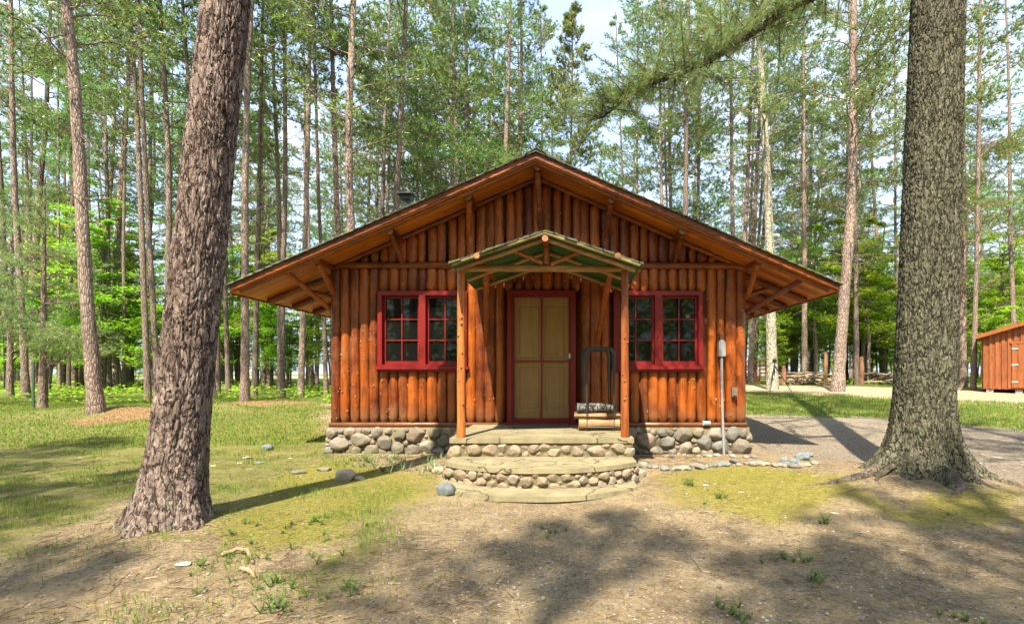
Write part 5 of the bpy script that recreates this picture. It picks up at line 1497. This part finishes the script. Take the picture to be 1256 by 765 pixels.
# ------------------------------------------------------------------ shed, gate, tripod, brush
def shed():
    x0, y0, d = 15.3, 19.0, 19.0; w, dep = 4.2, 3.6; z0 = CAMZ - (477 - VY) / FPX * d; hw = (477 - 411) / FPX * d; pk = w / 2 * .33
    root = empty('shed', (x0, y0, z0), 'reddish brown board shed with a low gable and plank door at the right edge', 'shed')
    O = (x0, y0, z0); root.rotation_euler = (0, 0, R(-39))
    def P(mb, name, mat, **k):
        return mb.build(name, mat, root, loc=O, **k)
    mb = MB(); mb.prism([(x0, z0), (x0 + w, z0), (x0 + w, z0 + hw), (x0 + w / 2, z0 + hw + pk), (x0, z0 + hw)], y0, y0 + dep, (.3, 0, 0))
    k = 0; x = x0 + .06
    while x < x0 + w - .02:
        zt = z0 + hw + pk * (1 - abs(x - x0 - w / 2) / (w / 2)) - .02
        mb.box(x - .045, x + .045, y0 - .035, y0 - .002, z0 + .02, zt, (rr.random(), 0, 0)); x += .17; k += 1
    y = y0 + .1
    while y < y0 + dep: mb.box(x0 - .035, x0 - .002, y - .045, y + .045, z0 + .02, z0 + hw - .02, (rr.random(), 0, 0)); y += .17
    P(mb, 'wall', M['shed'])
    mb = MB(); e = .18
    for sg in (-1, 1):
        xm = x0 + w / 2; xe = xm + sg * (w / 2 + e); ze = z0 + hw - e * .33 + .01; zr = z0 + hw + pk + .01
        mb.prism([(xm, zr), (xe, ze), (xe, ze + .045), (xm, zr + .045)][::sg], y0 - .2, y0 + dep + .15)
    P(mb, 'roof', M['snag'])
    mb = MB()
    for sg in (-1, 1):
        xm = x0 + w / 2; xe = xm + sg * (w / 2 + e); ze = z0 + hw - e * .33; zr = z0 + hw + pk
        mb.prism([(xm, zr - .08), (xe, ze - .08), (xe, ze + .06), (xm, zr + .06)][::sg], y0 - .235, y0 - .203, (.7, 0, 0))
    P(mb, 'fascia', M['shed'])
    mb = MB(); dx0, dx1 = x0 + .80, x0 + 2.3; zd = z0 + .06; zt = z0 + 1.62
    for i in range(9): mb.box(dx0 + i * .166 + .004, dx0 + (i + 1) * .166 - .004, y0 - .06, y0 - .037, zd, zt, (rr.random(), 0, 0))
    mb.box(dx0 - .05, dx1 + .05, y0 - .075, y0 - .037, zt + .005, zt + .07, (.9, 0, 0)); mb.box(dx0, dx0 + .1, y0 - .072, y0 - .061, zd, zt, (.8, 0, 0))
    dr = P(mb, 'door', M['shed'])
    for z in (z0 + .25, z0 + .85, z0 + 1.42):
        mb = MB(); mb.box(dx0 + .0, dx0 + .17, y0 - .085, y0 - .073, z, z + .04); mb.build('hinge', M['white'], dr, loc=O)
    mb = MB()
    for x in (x0 + .1, x0 + .9, x0 + 2, x0 + 3.2): mb.box(x, x + .2, y0 + .02, y0 + .3, z0 - .25, z0 - .001, (.3, .3, .3))
    P(mb, 'footing', M['stone'])
shed()
def gate():
    d = 29; x0, x1 = 9.0, (940 - VX) / FPX * d; zb = float(H(x1, d)) + .12
    o = empty('corral_gate', (x0, d, zb - .12), 'red tubular metal corral gate beyond the road by the cabin corner', 'gate')
    for k in range(6):
        mb = MB(); z = zb + .05 + k * .215; mb.tube([(x0, d, z), (x1, d, z)], .028, 8); mb.build('rail', M['redgate'], o, True, loc=o.location)
    for x in (x0, (x0 + x1) / 2 - .3, x1 - .35, x1):
        mb = MB(); mb.tube([(x, d + .03, zb - .12), (x, d + .03, zb + 1.22)], .035, 8); mb.build('upright', M['redgate'], o, True, loc=o.location)
gate()
def tripod():
    d = 19.3; ax, _, az = ray(950, 444, d); zb = [ray(p, 478, d)[0] for p in (939, 966)]
    o = empty('tripod', (ax, d, float(H(ax, d))), 'thin black camera tripod standing on the sandy road by the pale trunk', 'tripod')
    for fx, fy in ((zb[0], d - .3), (zb[1], d - .35), (ax + .05, d + .5)):
        mb = MB(); fz = float(H(fx, fy)); mb.tube([(ax, d, az - .12), ((ax + fx) / 2, (d + fy) / 2, (az - .12 + fz) / 2), (fx, fy, fz)], [.022, .018, .012], 8); mb.build('leg', M['black'], o, True, loc=o.location)
    mb = MB(); mb.tube([(ax, d, az - .5), (ax, d, az - .02)], .018, 8); mb.build('centre_column', M['black'], o, True, loc=o.location)
    mb = MB(); mb.box(ax - .06, ax + .06, d - .05, d + .05, az - .03, az + .12); mb.tube([(ax - .05, d, az), (ax - .28, d + .1, az - .22)], .01, 6); mb.build('head', M['black'], o, loc=o.location)
tripod()
def brush():
    r = np.random.default_rng(14)
    def pile(px0, px1, d, h, n, label, name='brush_pile'):
        x0, x1 = (px0 - VX) / FPX * d, (px1 - VX) / FPX * d; cx = (x0 + x1) / 2; z = float(H(cx, d)); mb = MB()
        for k in range(n):
            x = r.uniform(x0, x1); y = d + r.normal() * .5; a = r.normal() * .35 + (0 if r.random() < .7 else 1.2); L = r.uniform(.6, 2.2); e = r.normal() * .2; zz = z + h * r.random() ** 1.3
            dv = np.array([math.cos(a), math.sin(a), e * .6]) * L / 2; c = np.array([x, y, zz + .05])
            mb.tube([c - dv, c + r.normal(size=3) * .04, c + dv], r.uniform(.02, .07), 6, (r.random(), 0, 0))
        o = mb.build(name, M['stick2'], loc=(cx, d, z)); o.location = (cx, d, z); tag(o, label, 'brush pile')
    pile(958, 1000, 27, .55, 60, 'heap of grey and tan cut branches right of the pale trunk')
    pile(1068, 1100, 28, .55, 45, 'heap of old branches left of the lichened foreground trunk')
    for px, y0, y1, w, d, lab in ((1012, 431, 470, 5, 26, 'standing reddish broken snag beside the tall pinkish pine'), (1056, 437, 469, 6, 27, 'reddish broken stump in the woods edge behind the road'), (960.5, 448, 468, 6, 26, 'short dark stump between the pale trunk and the brush heap')):
        x = (px - VX) / FPX * d; zb = float(H(x, d)); zt = CAMZ + (VY - y0) / FPX * d; mb = MB(); k = 8
        t = np.linspace(0, 1, k); mb.tube(np.stack([.04 * np.sin(t * 3), 0 * t, t * (zt - zb)], -1), w / FPX * d / 2 * (1.15 - .35 * t), 10, (.6, .1, 0), wob=.2, seed=int(px))
        o = mb.build('tree_stump', M['snag'], smooth=True); o.location = (x, d, zb); tag(o, lab, 'stump')
M['stick2'] = m_wood('brush_branches', (.15, .11, .08), (.48, .37, .25), along='x', rough=.9, coat=0)
brush()
def wire_fence():
    P = [(-30, 506), (41, 500), (58, 493)]
    pts = [G(a, b) for a, b in P]; o = empty('wire_fence', (*pts[1], float(H(*pts[1]))), 'thin wire fence on dark posts at the left edge of the woods', 'fence')
    for (x, y), h in zip(pts, (1.2, 1.25, 1.1)):
        z = float(H(x, y)); mb = MB(); mb.box(x - .018, x + .018, y - .018, y + .018, z - .1, z + h); mb.box(x - .03, x + .03, y - .022, y - .0185, z - .1, z + h)
        mb.build('post', M['iron'], o, loc=o.location)
    for k in range(4):
        mb = MB(); mb.tube([(x, y - .03, float(H(x, y)) + .25 + .25 * k) for x, y in pts], .004, 4); mb.build('wire', M['iron'], o, loc=o.location)
wire_fence()

# ------------------------------------------------------------------ light, sky, camera
EL, AZ = R(58), math.atan2(.26, .965)           # light travels towards +y, a little to +x
dirv = np.array([math.sin(AZ) * math.cos(EL), math.cos(AZ) * math.cos(EL), -math.sin(EL)])
sun = bpy.data.lights.new('sun', 'SUN'); sun.energy = 3.9; sun.angle = R(.55); sun.color = (1, .89, .70)
so = bpy.data.objects.new('sun', sun); COL.objects.link(so)
from mathutils import Vector
so.rotation_euler = Vector(dirv).to_track_quat('-Z', 'Y').to_euler()
w = bpy.data.worlds.new('World'); sc.world = w; w.use_nodes = True
nt = w.node_tree; nt.nodes.clear()
sky = nt.nodes.new('ShaderNodeTexSky'); sky.sky_type = 'NISHITA'; sky.sun_disc = False
sky.sun_elevation = EL; sky.sun_rotation = math.pi + AZ; sky.air_density = 1.0; sky.dust_density = 2.0; sky.ozone_density = 1.0
bg = nt.nodes.new('ShaderNodeBackground'); bg.inputs[1].default_value = .15
wo = nt.nodes.new('ShaderNodeOutputWorld')
tc = nt.nodes.new('ShaderNodeTexCoord'); mp = nt.nodes.new('ShaderNodeMapping'); mp.inputs['Scale'].default_value = (1.3, 1.3, 3.2); nt.links.new(tc.outputs['Generated'], mp.inputs[0])
cn = nt.nodes.new('ShaderNodeTexNoise'); cn.inputs['Scale'].default_value = 2.2; cn.inputs['Detail'].default_value = 7; cn.inputs['Roughness'].default_value = .55; nt.links.new(mp.outputs[0], cn.inputs['Vector'])
cr = nt.nodes.new('ShaderNodeValToRGB'); cr.color_ramp.elements[0].position = .34; cr.color_ramp.elements[0].color = (.35, .35, .35, 1); cr.color_ramp.elements[1].position = .58; nt.links.new(cn.outputs['Fac'], cr.inputs[0])
cm = nt.nodes.new('ShaderNodeMix'); cm.data_type = 'RGBA'; nt.links.new(cr.outputs[0], cm.inputs[0]); nt.links.new(sky.outputs[0], cm.inputs[6]); cm.inputs[7].default_value = (1.85, 2.2, 2.75, 1)
nt.links.new(cm.outputs[2], bg.inputs[0]); nt.links.new(bg.outputs[0], wo.inputs[0])

cam = bpy.data.cameras.new('camera'); co = bpy.data.objects.new('camera', cam); COL.objects.link(co)
co.location = (0, 0, CAMZ); co.rotation_euler = (R(90), 0, 0)
cam.sensor_width = 36; cam.lens = FPX / 1256 * 36
cam.shift_x = -(VX - 628) / 1256; cam.shift_y = (VY - 382.5) / 1256
cam.clip_start = .05; cam.clip_end = 2000
sc.camera = co
sc.view_settings.view_transform = 'Standard'; sc.view_settings.look = 'None'
sc.view_settings.exposure = 2.02; sc.view_settings.gamma = 1.0; sc.view_settings.use_curve_mapping = False
cy = sc.cycles
cy.use_denoising = True; cy.denoiser = 'OPENIMAGEDENOISE'
cy.use_adaptive_sampling = True; cy.adaptive_threshold = .02
cy.max_bounces = 7; cy.diffuse_bounces = 4; cy.glossy_bounces = 3; cy.transmission_bounces = 5; cy.transparent_max_bounces = 8
cy.caustics_reflective = False; cy.caustics_refractive = False
sc.render.use_persistent_data = False
